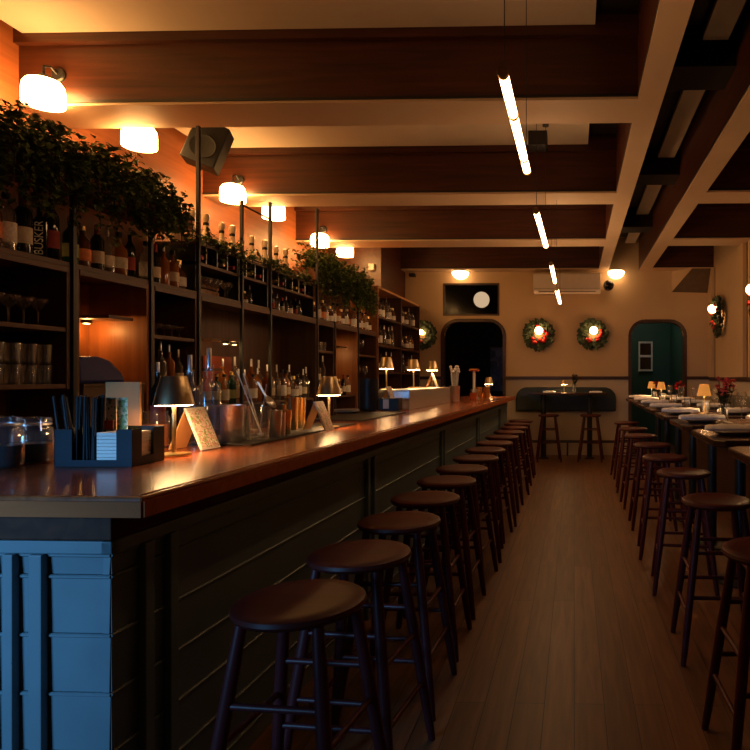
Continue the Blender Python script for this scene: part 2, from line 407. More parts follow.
# boxed bulkhead in the far right corner
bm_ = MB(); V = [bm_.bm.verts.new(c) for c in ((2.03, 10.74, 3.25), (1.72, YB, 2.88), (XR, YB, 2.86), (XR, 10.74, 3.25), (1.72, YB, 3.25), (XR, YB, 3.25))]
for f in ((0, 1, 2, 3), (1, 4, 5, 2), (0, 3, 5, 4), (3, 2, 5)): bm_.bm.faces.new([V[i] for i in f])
bh = struct('trim_%d' % k, bm_, plain('tan bulkhead paint with painted shade', (.12, .08, .05), .8)); k += 1  # shade on the tan underside is put into this darker colour
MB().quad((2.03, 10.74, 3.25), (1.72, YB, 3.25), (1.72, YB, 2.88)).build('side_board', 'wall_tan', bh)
# ================================================================ BAR
BA = Vector((-1.085, 1.53, 0)); BR = math.radians(-.9)
def bl(x, y, z=0):   # bar frame -> world
    c, s = math.cos(BR), math.sin(BR); return Vector((BA.x+x*c-y*s, BA.y+x*s+y*c, z))
BT = 1.07; BLEN = 8.45
top = MB().prism([(0, 0), (0, BLEN), (-.8, BLEN), (-.8, .78), (-1.5, .78), (-1.5, 0)], BT-.055, BT).build('worktop', 'bar_wood', bevel=.006)
tag(top, 'long polished reddish wood bar top running down the left side', 'bar top'); top.location = BA; top.rotation_euler = (0, 0, BR)
MB().box(-.004, .006, 0, BLEN, BT-.052, BT-.012).build('edge_band', 'bar_edge', top)
MB().box(-1.5, 0, -.006, .004, BT-.052, BT-.012).build('edge_band', 'bar_edge', top)
MB().box(-.022, -.016, .02, BLEN-.02, BT, BT+.0025).build('edge_bead', 'bar_edge', top)
base = thing('bar_counter', 'slate blue panelled bar front with horizontal boards and paired pilasters', 'bar', BA, BR)
PX = -.125; PY = .055           # outer faces of the panelling
ZT = .944
MB().box(-.75, PX-.02, PY+.02, BLEN-.03, 0, ZT).box(-1.45, -.7, PY+.02, .72, 0, ZT).build('carcass', 'black', base)
MB().box(-.78, PX+.004, PY-.004, BLEN-.02, ZT, BT-.056).box(-1.46, -.7, PY-.004, .75, ZT, BT-.056).build('cornice', 'mould', base, bevel=.004)
bs = .154; zz = ZT-.026
MB().box(PX-.02, PX+.01, PY-.01, BLEN-.03, ZT-.034, ZT).box(-1.45, PX+.01, PY-.01, PY+.02, ZT-.034, ZT).build('top_rail', 'teal', base, bevel=.003)
fb = MB(); eb = MB()
zt = ZT-.034; z = .854
edges = [zt]+[.854-bs*i for i in range(6)]+[0.0]
for a, b in zip(edges, edges[1:]):
    if a-b < .01: continue
    # each board leans out slightly to its bottom edge and has a bevelled top
    prof = [(-.004, b+.001), (-.02, b+.001), (-.02, a), (.001, a), (.0045, a-.003), (.0045, a-.007), (-.001, a-.011)]
    fb.prism([(PX+p[0], p[1]) for p in prof], PY, BLEN-.03, 'Y')
    eb.prism([(PY-p[0], p[1]) for p in prof], -1.45, PX, 'X')
fb.build('board_front', 'teal', base); eb.build('board_end', 'teal', base)
def pil_front(u):
    for d in (0, .105):
        MB().box(PX, PX+.022, u+d, u+d+.036, 0, ZT-.034).build('pilaster', 'teal', base, bevel=.003)
for u in (.155, 1.93, 3.75, 5.55, 7.4): pil_front(u)
for x in (-.33, -.40, -.46, -1.1, -1.2):
    MB().box(x, x+(.036 if x > -.35 or x < -1 else .028), PY-.022, PY, 0, ZT-.034).build('pilaster', 'teal', base, bevel=.003)
# ================================================================ STOOLS
def make_stool():
    t = thing('bar_stool', 'x', 'stool')
    R = .176
    MB().lathe([(0, .725), (R-.03, .725), (R-.008, .731), (R, .742), (R-.003, .753), (R-.016, .760), (R-.05, .758), (0, .752)], 40).build('seat', 'stool', t, True)
    T, B = .105, .195
    pt = lambda sx, sy, z: Vector((sx*(B+(T-B)*z/.73), sy*(B+(T-B)*z/.73), z))
    for sx in (-1, 1):
        for sy in (-1, 1):
            l = MB()
            zs = [0, .05, .2, .45, .62, .728]; rs = [.013, .0155, .018, .0195, .018, .015]
            for a, b, ra, rb in zip(zs, zs[1:], rs, rs[1:]): l.cyl(pt(sx, sy, a), pt(sx, sy, b), ra, rb, 12)
            l.build('leg', 'stool_leg', t, True)
    for sy in (-1, 1):
        for z in (.52, .31): MB().cyl(pt(-1, sy, z), pt(1, sy, z), .0095, n=10).build('rung', 'stool_leg', t, True)
    for sx in (-1, 1):
        for z in (.42, .23): MB().cyl(pt(sx, -1, z), pt(sx, 1, z), .0095, n=10).build('rung', 'stool_leg', t, True)
    return t
stool = Placer(make_stool)
ys = [1.70, 2.16, 2.66, 3.17, 3.70, 4.20, 4.75, 5.30, 5.85, 6.45, 7.05, 7.65, 8.25, 8.85]
for i, y in enumerate(ys):
    stool((-.755+.01*random.uniform(-1, 1), y, 0), random.uniform(-.12, .12), 'dark cherry round stool under the long bar, %s from the front' % ORD[i], 'stools along the bar')
yr = [2.24, 3.15, 4.08, 4.85, 5.75, 6.65, 7.55, 8.55]
for i, y in enumerate(yr):
    stool((.715+.012*random.uniform(-1, 1), y, 0), random.uniform(-.12, .12), 'dark cherry round stool on the aisle side of the dining tables, %s from the front' % ORD[i], 'stools along the dining tables')
stool((-.42, 10.20, 0), .1, 'dark stool at the left of the back wall high table', 'stools at the back wall table')
stool((.27, 10.20, 0), -.1, 'dark stool at the right of the back wall high table', 'stools at the back wall table')
# ================================================================ BOTTLES & GLASSES
BOT = {}
def bottle_maker(name, prof, glassmat, labcol, lz, cap):
    """prof: list of (r,z); lz=(z0,z1) of paper label"""
    def mk():
        t = thing('bottle', 'x', 'bottle')
        MB().lathe(prof, 16).build('glass_body', glassmat, t, True)
        if labcol:
            r = max(p[0] for p in prof)+.0008
            MB().lathe([(r, lz[0]), (r, lz[1])], 20).build('paper_label', labcol, t, True)
        r, z0, z1 = cap[1:4]
        MB().lathe([(0, z0), (r, z0), (r, z1-.003), (r*.8, z1), (0, z1)], 12).build('cap', cap[0], t, True)
        return t
    return mk
def bprof(r, h, sh, rn, hn):
    """body radius r up to sh, shoulder to neck radius rn, total h"""
    return [(0, .004), (r*.85, 0), (r, .006), (r, sh), (r*.92, sh+.018), (r*.55, sh+.04), (rn, sh+.055), (rn, h-.012), (rn*1.15, h-.012), (rn*1.15, h), (0, h)]
M['g_dark'] = plain('dark bottle glass', (.010, .012, .009), .08, var=.1)
M['g_green'] = plain('green bottle glass', (.008, .05, .03), .08, var=.1)
M['g_amber'] = plain('whiskey amber glass', (.25, .075, .012), .07, var=.1)
M['g_brown'] = plain('brown spirit glass', (.09, .028, .010), .07, var=.1)
M['g_red'] = plain('red spirit glass', (.28, .018, .012), .07, var=.1)
M['l_cream'] = plain('cream paper label', (.66, .56, .42), .7, var=.12, scale=60)
M['l_white'] = plain('white printed label', (.72, .68, .62), .6, var=.2, scale=90)
M['l_green'] = plain('olive paper label', (.34, .36, .16), .7, var=.12, scale=60)
M['l_orange'] = plain('orange paper label', (.70, .22, .08), .7, var=.12, scale=60)
M['l_black'] = plain('black paper label', (.02, .02, .02), .6, var=.12)
M['l_red'] = plain('dark red paper label', (.35, .05, .04), .7, var=.12, scale=60)
KINDS = [
 ('dark bottle with cream label', bprof(.038, .30, .19, .013, .1), 'g_dark', 'l_cream', (.05, .13), ('foil', .0155, .24, .302)),
 ('clear bottle with white label', bprof(.042, .28, .18, .014, .1), 'clear', 'l_white', (.04, .14), ('black_plastic', .018, .262, .292)),
 ('amber bottle with cream label', bprof(.044, .27, .16, .014, .1), 'g_amber', 'l_cream', (.05, .12), ('black_plastic', .018, .25, .285)),
 ('green bottle with olive label', bprof(.040, .29, .18, .013, .1), 'g_green', 'l_green', (.05, .13), ('brass', .0165, .265, .295)),
 ('brown bottle with orange label', bprof(.046, .25, .15, .014, .1), 'g_brown', 'l_orange', (.045, .12), ('brass', .019, .235, .265)),
 ('clear cream-labelled bottle with pourer', bprof(.040, .26, .17, .013, .1), 'clear', 'l_cream', (.05, .12), ('steel', .008, .25, .315)),
 ('squat brown bottle, white label', bprof(.052, .21, .12, .015, .1), 'g_brown', 'l_white', (.03, .10), ('brass', .021, .20, .235)),
 ('slim dark red-labelled bottle', bprof(.033, .31, .21, .012, .1), 'g_dark', 'l_red', (.06, .15), ('steel', .008, .30, .36)),
 ('unlabelled amber bottle', bprof(.041, .27, .18, .014, .1), 'g_amber', None, None, ('steel', .008, .26, .33)),
 ('plain clear glass bottle', bprof(.040, .28, .18, .014, .1), 'clear', None, None, ('steel', .008, .27, .34)),
]
BP = [Placer(bottle_maker(*k_)) for k_ in KINDS]
NB = 0
def bottles(xf, ya, yb, z, seq, where, group, jit=.012, depth=0., step=None, sc=1.):
    """a row of bottles on a shelf front line at x=xf"""
    n = len(seq)
    for i, kd in enumerate(seq):
        y = ya+(yb-ya)*(i+.5)/n
        s = sc*random.uniform(.95, 1.05)
        lb = '%s, %s from left %s' % (KINDS[kd][0], ORD[i], where)
        BP[kd]((xf+random.uniform(-jit, jit)-depth, y, z), random.uniform(0, 6), lb, group, (s, s, s))
def make_tumbler():
    t = MB().lathe([(0, .004), (.030, 0), (.036, .10), (.0335, .10), (.028, .012), (0, .012)], 18).build('drinking_glass', 'clear', None, True)
    return tag(t, 'x', 'glass')
def make_coupe():
    t = MB().lathe([(0, 0), (.032, .002), (.030, .005), (.004, .010), (.004, .075), (.020, .085), (.043, .120), (.045, .135), (.043, .135), (.040, .122), (.015, .088), (0, .085)], 18).build('stem_glass', 'clear', None, True)
    return tag(t, 'x', 'glass')
def make_wine():
    t = MB().lathe([(0, 0), (.034, .002), (.030, .005), (.004, .010), (.004, .085), (.020, .095), (.040, .13), (.038, .175), (.032, .20), (.030, .20), (.036, .175), (.037, .13), (.015, .10), (0, .096)], 18).build('wine_glass', 'clear', None, True)
    return tag(t, 'x', 'wine glass')
tumbler = Placer(make_tumbler); coupe = Placer(make_coupe); wine = Placer(make_wine)
# ================================================================ BACK BAR
XS = -2.69; XBK = -3.07
ZL = 1.985   # ledge top
def post(y, z0=.92, z1=None, label=''):
    o = MB().box(XS-.012, XS+.012, y-.012, y+.012, z0, z1 or 2.0).build('shelf_post', 'black', bevel=.002)
    tag(o, label, 'post', 'black steel shelf posts'); return o
cb = thing('back_counter', 'dark wood cabinets under the back counter', 'cabinet', (0, 0, 0))
MB().box(XBK, XS+.08, 2.4, 10.72, 0, .88).build('body', 'shelf_dark', cb)
MB().box(XBK, XS+.12, 2.4, 10.75, .88, .92).build('worktop', 'shelf_wood', cb)
for i in range(10):
    y = 2.42+i*.83
    d = MB().box(XS+.08, XS+.10, y+.01, y+.81, .08, .86).build('door', 'shelf_wood', cb, bevel=.004)
    MB().cyl((XS+.115, y+.72, .55), (XS+.115, y+.72, .68), .006).build('handle', 'brass', d)
YP = [3.26, 3.87, 4.37, 4.95, 5.42, 6.42, 6.90, 7.65, 8.0, 8.40]
def unit(y0, y1, zb, shelves, label, back='shelf_dark', top=True, side_r='shelf_dark', frame='shelf_wood', zt=ZL, cols=()):
    t = thing('shelf_unit', label, 'shelving', (XBK, y0, zb))
    D = XS-XBK; w = y1-y0; h = zt-zb
    MB().box(0, .012, .0, w, 0, h-.03).build('back_panel', back, t)
    MB().box(0, D, 0, w, h-.028, h).build('top_board', frame, t, bevel=.003)
    MB().box(.012, D-.0, .0, .022, 0, h-.028).build('side_panel', frame, t)
    MB().box(.012, D-.0, w-.022, w, 0, h-.028).build('side_panel', side_r, t)
    if frame == 'shelf_wood': MB().box(D-.022, D+.004, .022, w-.022, h-.058, h-.028).build('face_rail', frame, t, bevel=.002)
    for s in shelves:
        MB().box(.012, D-.004, .022, w-.022, s-zb-.024, s-zb).build('shelf', frame, t, bevel=.002)
    for c in cols:
        MB().box(.012, D, c-y0-.01, c-y0+.01, 0, h-.028).build('divider', frame, t)
    return t
unit(1.75, 3.24, 1.31, [1.635, 1.336], 'shelf unit of glassware at the far left')
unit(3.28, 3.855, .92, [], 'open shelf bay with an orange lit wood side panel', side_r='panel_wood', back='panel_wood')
unit(3.885, 4.355, .92, [1.645, 1.30], 'narrow shelf bay right of the open orange lit bay')
unit(4.385, 6.405, .92, [], 'wide open back bar bay under the wine rack')
unit(6.435, 6.885, .92, [1.66, 1.30], 'narrow shelf bay just right of the wide open bay')
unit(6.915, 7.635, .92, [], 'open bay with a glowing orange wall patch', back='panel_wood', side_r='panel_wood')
unit(7.665, 8.37, .92, [1.66, 1.32], 'shelf bay left of the tall end cabinet')
# wine rack over the wide bay
wrk = thing('wine_rack', 'long dark rack of lying wine bottles above the back bar ledge', 'wine rack', (XBK, 4.385, ZL))
MB().box(.05, XS-XBK-.02, 0, 2.02, .20, .222).build('shelf', 'shelf_wood', wrk)
MB().box(.05, XS-XBK-.02, 0, 2.02, .345, .365).build('top_board', 'shelf_wood', wrk)
MB().box(.05, .062, 0, 2.02, 0, .345).build('back_panel', 'shelf_dark', wrk)
for yy in (0, .57, 1.04, 2.0): MB().box(.062, XS-XBK-.03, yy, yy+.02, 0, .345).build('divider', 'black', wrk)
for yy in [0.14*i+.13 for i in range(13)]: MB().cyl((XS-XBK-.03, yy, .222), (XS-XBK-.03, yy, .345), .004).build('rod', 'steel', wrk)
MB().cyl((XS-XBK-.012, 0, .375), (XS-XBK-.012, 2.02, .375), .006).build('gallery_rail', 'black', wrk)
WCAP = [('foil', 'red'), ('g_dark', 'black'), ('brass', 'gold')]
for i in range(14):
    c = WCAP[i % 3]
    y = 4.385+.075+.14*i
    if any(abs(y-4.385-d-.01) < .052 for d in (.57, 1.04)): continue
    t = thing('wine_bottle', 'wine bottle with %s capsule lying in the rack, %s from the left' % (c[1], ORD[i]), 'bottle', (XBK+.085, y, ZL+.222+.0385), 0, 'wine bottles lying in the rack')
    mx = Matrix.Rotation(PI/2, 4, 'Y')
    MB().lathe(bprof(.038, .27, .17, .0135, .1), 14, mtx=mx).build('glass_body', 'g_dark', t, True)
    MB().lathe([(0, .271), (.016, .271), (.016, .21), (.0145, .21)], 12, mtx=mx).build('capsule', c[0], t, True)
# posts
tops = {3.26: 2.4, 3.87: 2.4, 4.37: 3.17, 4.95: 2.80, 5.42: 2.92, 6.42: 3.14, 6.90: 2.0, 7.65: 2.6, 8.0: 2.0}
for i, y in enumerate([3.26, 3.87, 4.37, 4.95, 5.42, 6.42, 6.90, 7.65]):
    post(y, .92, tops[y], 'black vertical post on the back bar front, %s from the left' % ORD[i])
# end cabinet
ec = thing('end_cabinet', 'tall dark brown open cabinet at the far end of the back bar', 'cabinet', (XBK, 8.42, .92))
D = XS-XBK; w = 10.74-8.42; h = 2.63-.92
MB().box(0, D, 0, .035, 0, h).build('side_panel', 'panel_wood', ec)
MB().box(0, D, w-.03, w, 0, h).build('side_panel', 'shelf_dark', ec)
MB().box(0, D, .035, w-.03, h-.03, h).build('top_board', 'tan_card', ec)
MB().box(0, .015, .035, w-.03, 0, h-.03).build('back_panel', 'shelf_dark', ec)
for z in (2.22, 1.83, 1.45): MB().box(.015, D-.005, .035, w-.03, z-.92-.03, z-.92).build('shelf', 'shelf_dark', ec)
MB().box(.015, D, 1.15, 1.18, 0, h-.03).build('divider', 'shelf_dark', ec)
# dark boards added for the planter's shade behind the ledge bottles; gallery rail
for y0, y1, lb in ((1.75, 4.36, 'added dark board for the shade behind the bottles on the left ledge'), (6.44, 8.37, 'added dark board for the shade behind the bottles on the far ledge')):
    o = MB().box(XBK, XBK+.015, y0, y1, ZL, 2.52).build('back_board', 'shelf_dark'); tag(o, lb, 'board')
o = MB().cyl((XS, 4.95, 2.77), (XS, 5.42, 2.77), .008).build('gallery_rail', 'black'); tag(o, 'short black rail between two posts above the wine rack', 'rail')
# planter troughs
def trough(y0, y1, z, label):
    t = thing('planter_box', label, 'planter', (XS-.14, y0, z))
    MB().box(-.12, .12, 0, y1-y0, 0, .018).build('bottom_board', 'wall_wood', t)
    MB().box(.10, .12, 0, y1-y0, .018, .085).build('front_board', 'wall_wood', t)
    MB().box(-.12, -.10, 0, y1-y0, .018, .13).build('back_board', 'wall_wood', t)
    MB().box(-.10, .10, .0, .02, .018, .13).build('end_board', 'wall_wood', t); MB().box(-.10, .10, y1-y0-.02, y1-y0, .018, .13).build('end_board', 'wall_wood', t)
    s = MB().box(-.10, .10, .02, y1-y0-.02, .018, .10).build('soil', 'stem', t)
    return t
trough(1.6, 4.33, 2.40, 'long wooden planter box hung over the left bottle ledge')
trough(6.44, 8.34, 2.40, 'wooden planter box over the far bottle ledge')
def leaf(mb, p, d, s, up):
    d = d.normalized(); side = d.cross(up)
    if side.length < .01: side = d.orthogonal()
    side.normalize(); nrm = side.cross(d)
    b = p; m1 = p+d*s*.45+side*s*.42+nrm*s*.1; m2 = p+d*s*.45-side*s*.42+nrm*s*.1; mid = p+d*s*.5-nrm*s*.04; tip = p+d*s-nrm*s*.12
    B = mb.bm; v = [B.verts.new(q) for q in (b, m1, tip, m2, mid)]
    B.faces.new((v[0], v[1], v[4])); B.faces.new((v[1], v[2], v[4])); B.faces.new((v[0], v[4], v[3])); B.faces.new((v[4], v[2], v[3]))
def ivy(loc, wid, drop, rise, n, label, group, out=.16, lf=.042):
    t = thing('hanging_plant', label, 'plant', loc, 0, group)
    st = MB(); lv = MB()
    for i in range(n):
        p = Vector((random.uniform(-.08, .08), random.uniform(-wid/2, wid/2), 0))
        hang = random.random() < .62
        if hang: d = Vector((random.uniform(.4, 1), random.uniform(-.4, .4), random.uniform(.5, 1.2)))
        else: d = Vector((random.uniform(-.7, .8), random.uniform(-.6, .6), random.uniform(.8, 1.3)))
        d.normalize(); L_ = random.uniform(.6, 1)*(drop+out+.12 if hang else rise*1.15)
        seg = .03; m = int(L_/seg); pts = [p.copy()]
        for j in range(m):
            if hang: d = (d+Vector((0, 0, -.26))).normalized() if p.x < out else Vector((random.uniform(-.1, .1), random.uniform(-.15, .15), -1)).normalized()
            else: d = (d+Vector((random.uniform(-.15, .2), random.uniform(-.15, .15), -.07))).normalized()
            p = p+d*seg; pts.append(p.copy())
            for q in range(3):
                ld = Vector((random.uniform(-.6, 1), random.uniform(-1, 1), random.uniform(-.9, .5)))
                leaf(lv, p+Vector((random.uniform(-.02, .02), random.uniform(-.02, .02), 0)), ld, lf*random.uniform(.6, 1.25), Vector((.3, 0, 1)))
        st.tube(pts[::2], .0025, 4)
    for i in range(int(n*(rise+drop)*42)):
        x = random.uniform(-.10, out*.95); z = random.uniform(-drop*.9 if x > .11 else .01, rise*(.95-max(0, x)*2.2)*random.uniform(.6, 1.05))
        leaf(lv, Vector((x, random.uniform(-wid/2, wid/2), z)), Vector((random.uniform(-.6, 1), random.uniform(-1, 1), random.uniform(-.9, .5))), lf*random.uniform(.6, 1.2), Vector((.3, 0, 1)))
    st.build('stems', 'stem', t); lv.build('leaves', 'leaf1', t, normals=False)
    return t
for i in range(7):
    y = 1.80+.37*i
    ivy((XS-.14, y, 2.49), .40, .22 if i < 5 else .17, .30, 34, 'leafy green plant spilling from the left planter box, %s from the left' % ORD[i], 'plants in the left planter box')
for i in range(5):
    y = 6.62+.38*i
    ivy((XS-.14, y, 2.49), .40, .20, .34, 30, 'leafy green plant spilling from the far planter box, %s from the left' % ORD[i], 'plants in the far planter box')
for i, y in enumerate((4.62, 5.05, 5.6, 6.1)):
    ivy((XS-.06, y, ZL+.366), .42, .03, .12, 16, 'low green plant trailing along the wine rack top, %s from the left' % ORD[i], 'low plants on the wine rack', out=.08, lf=.036)
# bottles on the ledge, left part
bottles(XS-.07, 2.47, 3.07, ZL, [0, 9, 2, 1, 4, 1, 0], 'on left ledge by the frame edge', 'bottles on the left ledge')
bottles(XS-.09, 3.30, 3.85, ZL, [3, 4, 0, 5, 2, 7], 'on ledge above the orange bay', 'bottles on the ledge above the orange bay', sc=.93)
bottles(XS-.09, 3.90, 4.35, ZL, [1, 0, 8, 2, 6], 'on ledge between second and third posts', 'bottles on the ledge above the narrow bay', sc=.9)
bottles(XS-.07, 3.16, 3.235, ZL, [7], 'on left ledge beside the first post', 'bottles beside the first post')
# the bottle with upright lettering
def text_mesh(name, s, size, mat, parent, loc, rot, ext=.0006):
    cu = bpy.data.curves.new(name, 'FONT'); cu.body = s; cu.size = size; cu.extrude = ext; cu.align_x = 'CENTER'; cu.align_y = 'CENTER'
    o = bpy.data.objects.new(name, cu); COL.objects.link(o)
    dg = bpy.context.evaluated_depsgraph_get(); me = bpy.data.meshes.new_from_object(o.evaluated_get(dg))
    bpy.data.objects.remove(o); bpy.data.curves.remove(cu)
    me.materials.clear(); me.materials.append(M[mat])
    r = bpy.data.objects.new(name, me); COL.objects.link(r); r.parent = parent; r.location = loc; r.rotation_euler = rot
    return r
t = thing('bottle', 'tall dark square bottle with large white lettering running up it on the left ledge', 'bottle', (XS-.06, 3.118, ZL), .70, 'bottles on the left ledge')
MB().box(-.033, .033, -.033, .033, 0, .19).build('glass_body', 'g_dark', t, bevel=.006)
MB().lathe([(.03, .188), (.012, .215), (.012, .26), (0, .26)], 12).build('neck', 'g_dark', t, True)
MB().lathe([(0, .258), (.016, .258), (.016, .29), (0, .29)], 12).build('cap', 'black_plastic', t, True)
text_mesh('lettering', 'BUSKER', .05, 'white', t, (.0, -.0345, .098), (PI/2, -PI/2, 0))
# tall pale decanters standing on the wine rack
def make_decanter():
    t = thing('decanter', 'x', 'bottle')
    MB().lathe([(0, 0), (.035, 0), (.045, .03), (.040, .10), (.022, .15), (.014, .18), (.018, .20), (.013, .215), (0, .215)], 18).build('glass_body', 'pale', t, True)
    MB().lathe([(.016, .196), (.0195, .20), (.0195, .216), (.016, .22)], 14).build('collar', 'black_plastic', t, True)
    MB().lathe([(0, .214), (.012, .216), (.024, .245), (.020, .275), (0, .285)], 14).build('stopper', 'pale', t, True)
    return t
M['pale'] = plain('pale frosted glass', (.78, .62, .42), .25, var=.1)
dec = Placer(make_decanter)
for i, y in enumerate((4.50, 4.68, 4.86, 5.08, 5.24, 5.56, 5.80, 6.02, 6.22)):
    dec((XS-.24, y, ZL+.365), 0, 'pale glass decanter with round stopper on the wine rack, %s from the left' % ORD[i], 'decanters on top of the wine rack', (1.1, 1.1, 1.1) if i % 2 else (1.2, 1.2, 1.15))
# glasses and bottles on ledge below the rack
for i in range(9):
    coupe((XS-.09+random.uniform(-.02, .02), 4.45+.055*i*1.0 if i < 8 else 4.91, ZL), 0, 'stem glass on the ledge left of the fourth post, %s from the left' % ORD[i], 'stem glasses on the ledge under the wine rack')
cr_ = thing('wooden_crate', 'orange brown wooden crate on the ledge under the wine rack', 'crate', (XS-.22, 4.67, ZL))
MB().box(-.08, .08, -.2, .2, 0, .012).build('bottom', 'panel_wood', cr_)
for x in (-.08, .068): MB().box(x, x+.012, -.2, .2, .012, .06).box(x, x+.012, -.2, .2, .075, .13).build('side', 'panel_wood', cr_)
MB().box(-.068, .068, -.2, -.19, .012, .13).box(-.068, .068, .19, .2, .012, .13).build('end', 'panel_wood', cr_)
bottles(XS-.14, 4.99, 5.38, ZL, [9, 6, 9, 6, 9], 'under the wine rack, fourth post side', 'short bottles under the wine rack', sc=.55)
bottles(XS-.14, 5.48, 6.36, ZL, [9, 1, 7, 9, 0, 9, 1, 7, 9], 'under the far half of wine rack', 'bottles under the far half of the wine rack', sc=.55)
bottles(XS-.09, 6.48, 7.6, ZL, [6, 1, 4, 1, 6, 1, 2, 6, 1, 4], 'on far ledge under the planter', 'bottles on the far ledge', sc=.85)
bottles(XS-.09, 7.70, 8.36, ZL, [1, 6, 1, 2, 1, 6], 'on far ledge beside end cabinet', 'bottles on the far ledge end', sc=.85)
# glassware in the left unit
n = 0
for i in range(10):
    for lv_ in range(2):
        tumbler((XS-.07, 2.325+.092*i, 1.336+lv_*.104), 0, 'clear tumbler on the lowest left shelf, %s row, %s from the left' % (('bottom', 'upper')[lv_], ORD[i]), 'tumblers stacked on the lowest left shelf', (1.15, 1.15, 1))
for i in range(10):
    tumbler((XS-.17, 2.355+.092*i, 1.336), 0, 'clear tumbler behind the front row on the lowest left shelf, %s from the left' % ORD[i], 'tumblers behind the front row', (1.15, 1.15, 1))
for i in range(8):
    coupe((XS-.09, 2.55+.085*i, 1.635), 0, 'stem glass on the middle left shelf, %s from the left' % ORD[i], 'stem glasses on the middle left shelf', (1.1, 1.1, 1.05))
for i in range(5):
    coupe((XS-.08, 3.96+.08*i, 1.645), 0, 'stem glass on the shelf of the narrow bay, %s from the left' % ORD[i], 'stem glasses in the narrow bay', (.8, .8, .6))
bottles(XS-.08, 3.92, 4.33, 1.30, [5, 9, 8, 5], 'on lower shelf of narrow bay', 'bottles in the narrow bay', sc=.88)
for i in range(4):
    tumbler((XS-.09, 6.50+.1*i, 1.66), 0, 'clear tumbler in the bay right of the wide bay, %s from the left' % ORD[i], 'tumblers in the far narrow bay')
bottles(XS-.09, 6.47, 6.85, 1.30, [1, 5, 9], 'in narrow bay right of wide bay', 'bottles in the far narrow bay', sc=.9)
for i in range(4):
    wine((XS-.09, 7.75+.14*i, 1.32 if i % 2 else 1.66), 0, 'wine glass in the bay beside the end cabinet, %s from the left' % ORD[i], 'wine glasses beside the end cabinet')
# stepped back counter bottles
def riser(y0, y1, z, x0=-.36, x1=-.02, lab=''):
    t = thing('bottle_riser', lab, 'riser', (XS, y0, .92))
    MB().box(x0, x1, 0, y1-y0, z-.92-.02, z-.92).build('top_board', 'shelf_dark', t)
    MB().box(x0, x1, 0, .02, 0, z-.94).build('side_board', 'shelf_dark', t); MB().box(x0, x1, y1-y0-.02, y1-y0, 0, z-.94).build('side_board', 'shelf_dark', t)
riser(4.42, 6.38, 1.16, lab='dark stepped riser for bottles in the wide open bay')
bottles(XS-.07, 4.44, 5.40, 1.16, [9, 5, 3, 1, 3, 5, 9, 1, 8], 'on near half of wide bay riser', 'bottles on the near half of the riser', sc=.85)
bottles(XS-.07, 5.45, 6.36, 1.16, [8, 5, 9, 1, 2, 9, 6, 1, 5, 9], 'on far half of wide bay riser', 'bottles on the far half of the riser', sc=.95)
bottles(XS-.25, 5.05, 5.95, 1.16, [8, 9, 2, 8, 9, 2], 'behind front row on the riser', 'bottles at the back of the riser', sc=1.15)
riser(6.93, 7.62, 1.16, lab='dark riser in the open bay with the glowing wall patch')
bottles(XS-.08, 6.95, 7.60, 1.16, [1, 6, 0, 1], 'on riser in the glowing bay', 'bottles in the glowing far bay', sc=.8)
red = MB().box(XBK+.03, XBK+.05, 5.0, 5.39, 1.20, 1.55).build('wall_plaque', plain('dull red board', (.30, .045, .015), .5)); tag(red, 'dull red rectangular board leaning at the back of the wide bay', 'board')
# end cabinet bottles
for zc, sc_, seqs in ((2.22, .95, ([1, 5, 1, 9, 1, 6], [6, 1, 6, 9, 1])), (1.83, .95, ([6, 1, 9, 5, 9], [4, 9, 6, 1, 2])), (1.45, .9, ([9, 1, 8, 9], [1, 9, 2, 9]))):
    nm = {2.22: 'top', 1.83: 'middle', 1.45: 'lower'}[zc]
    bottles(XS-.10, 8.50, 9.55, zc, seqs[0], 'on %s end cabinet shelf, left half' % nm, 'bottles on the %s end cabinet shelf, left' % nm, sc=sc_)
    bottles(XS-.10, 9.65, 10.68, zc, seqs[1], 'on %s end cabinet shelf, right half' % nm, 'bottles on the %s end cabinet shelf, right' % nm, sc=sc_)
# small shelf spot lights and the orange bay lamp
def puck(loc, label, power, col=(1, .55, .18)):
    t = thing('spot_light', label, 'light', loc, 0, None)
    MB().lathe([(0, 0), (.03, 0), (.03, -.018), (.024, -.022), (0, -.022)], 16).build('housing', 'black', t, True)
    MB().lathe([(0, -.0225), (.02, -.0225), (.0, -.026)], 12).build('lens', 'spot_glow', t)
    if power: point('spot_lamp', (loc[0], loc[1], loc[2]-.05), power, col, .015)
def shelf_arm(y, z, label):
    o = MB().box(XBK+.013, XS-.05, y-.10, y+.10, z, z+.02).build('small_shelf', 'shelf_wood'); tag(o, label, 'shelf'); return o
shelf_arm(3.68, 1.72, 'small dark shelf in the orange lit bay')
puck((XBK+.10, 3.70, 1.72), 'small lit spot under the shelf in the orange lit bay', 1.7, (1, .42, .10))
shelf_arm(4.95, 1.66, 'small dark shelf holding two spots in the wide bay')
puck((XS-.10, 4.89, 1.66), 'left yellow spot light in the wide bay', .5)
puck((XS-.10, 5.02, 1.66), 'right yellow spot light in the wide bay', .5)
shelf_arm(7.3, 1.72, 'small dark shelf in the glowing far bay')
puck((XBK+.12, 7.32, 1.72), 'small spot above the glowing patch in the far open bay', 1.0)
shelf_arm(4.66, 1.42, 'small orange lit shelf in the wide bay beside the third post')
puck((XBK+.15, 4.66, 1.66-.01), 'hidden spot over the small orange lit shelf', .5)
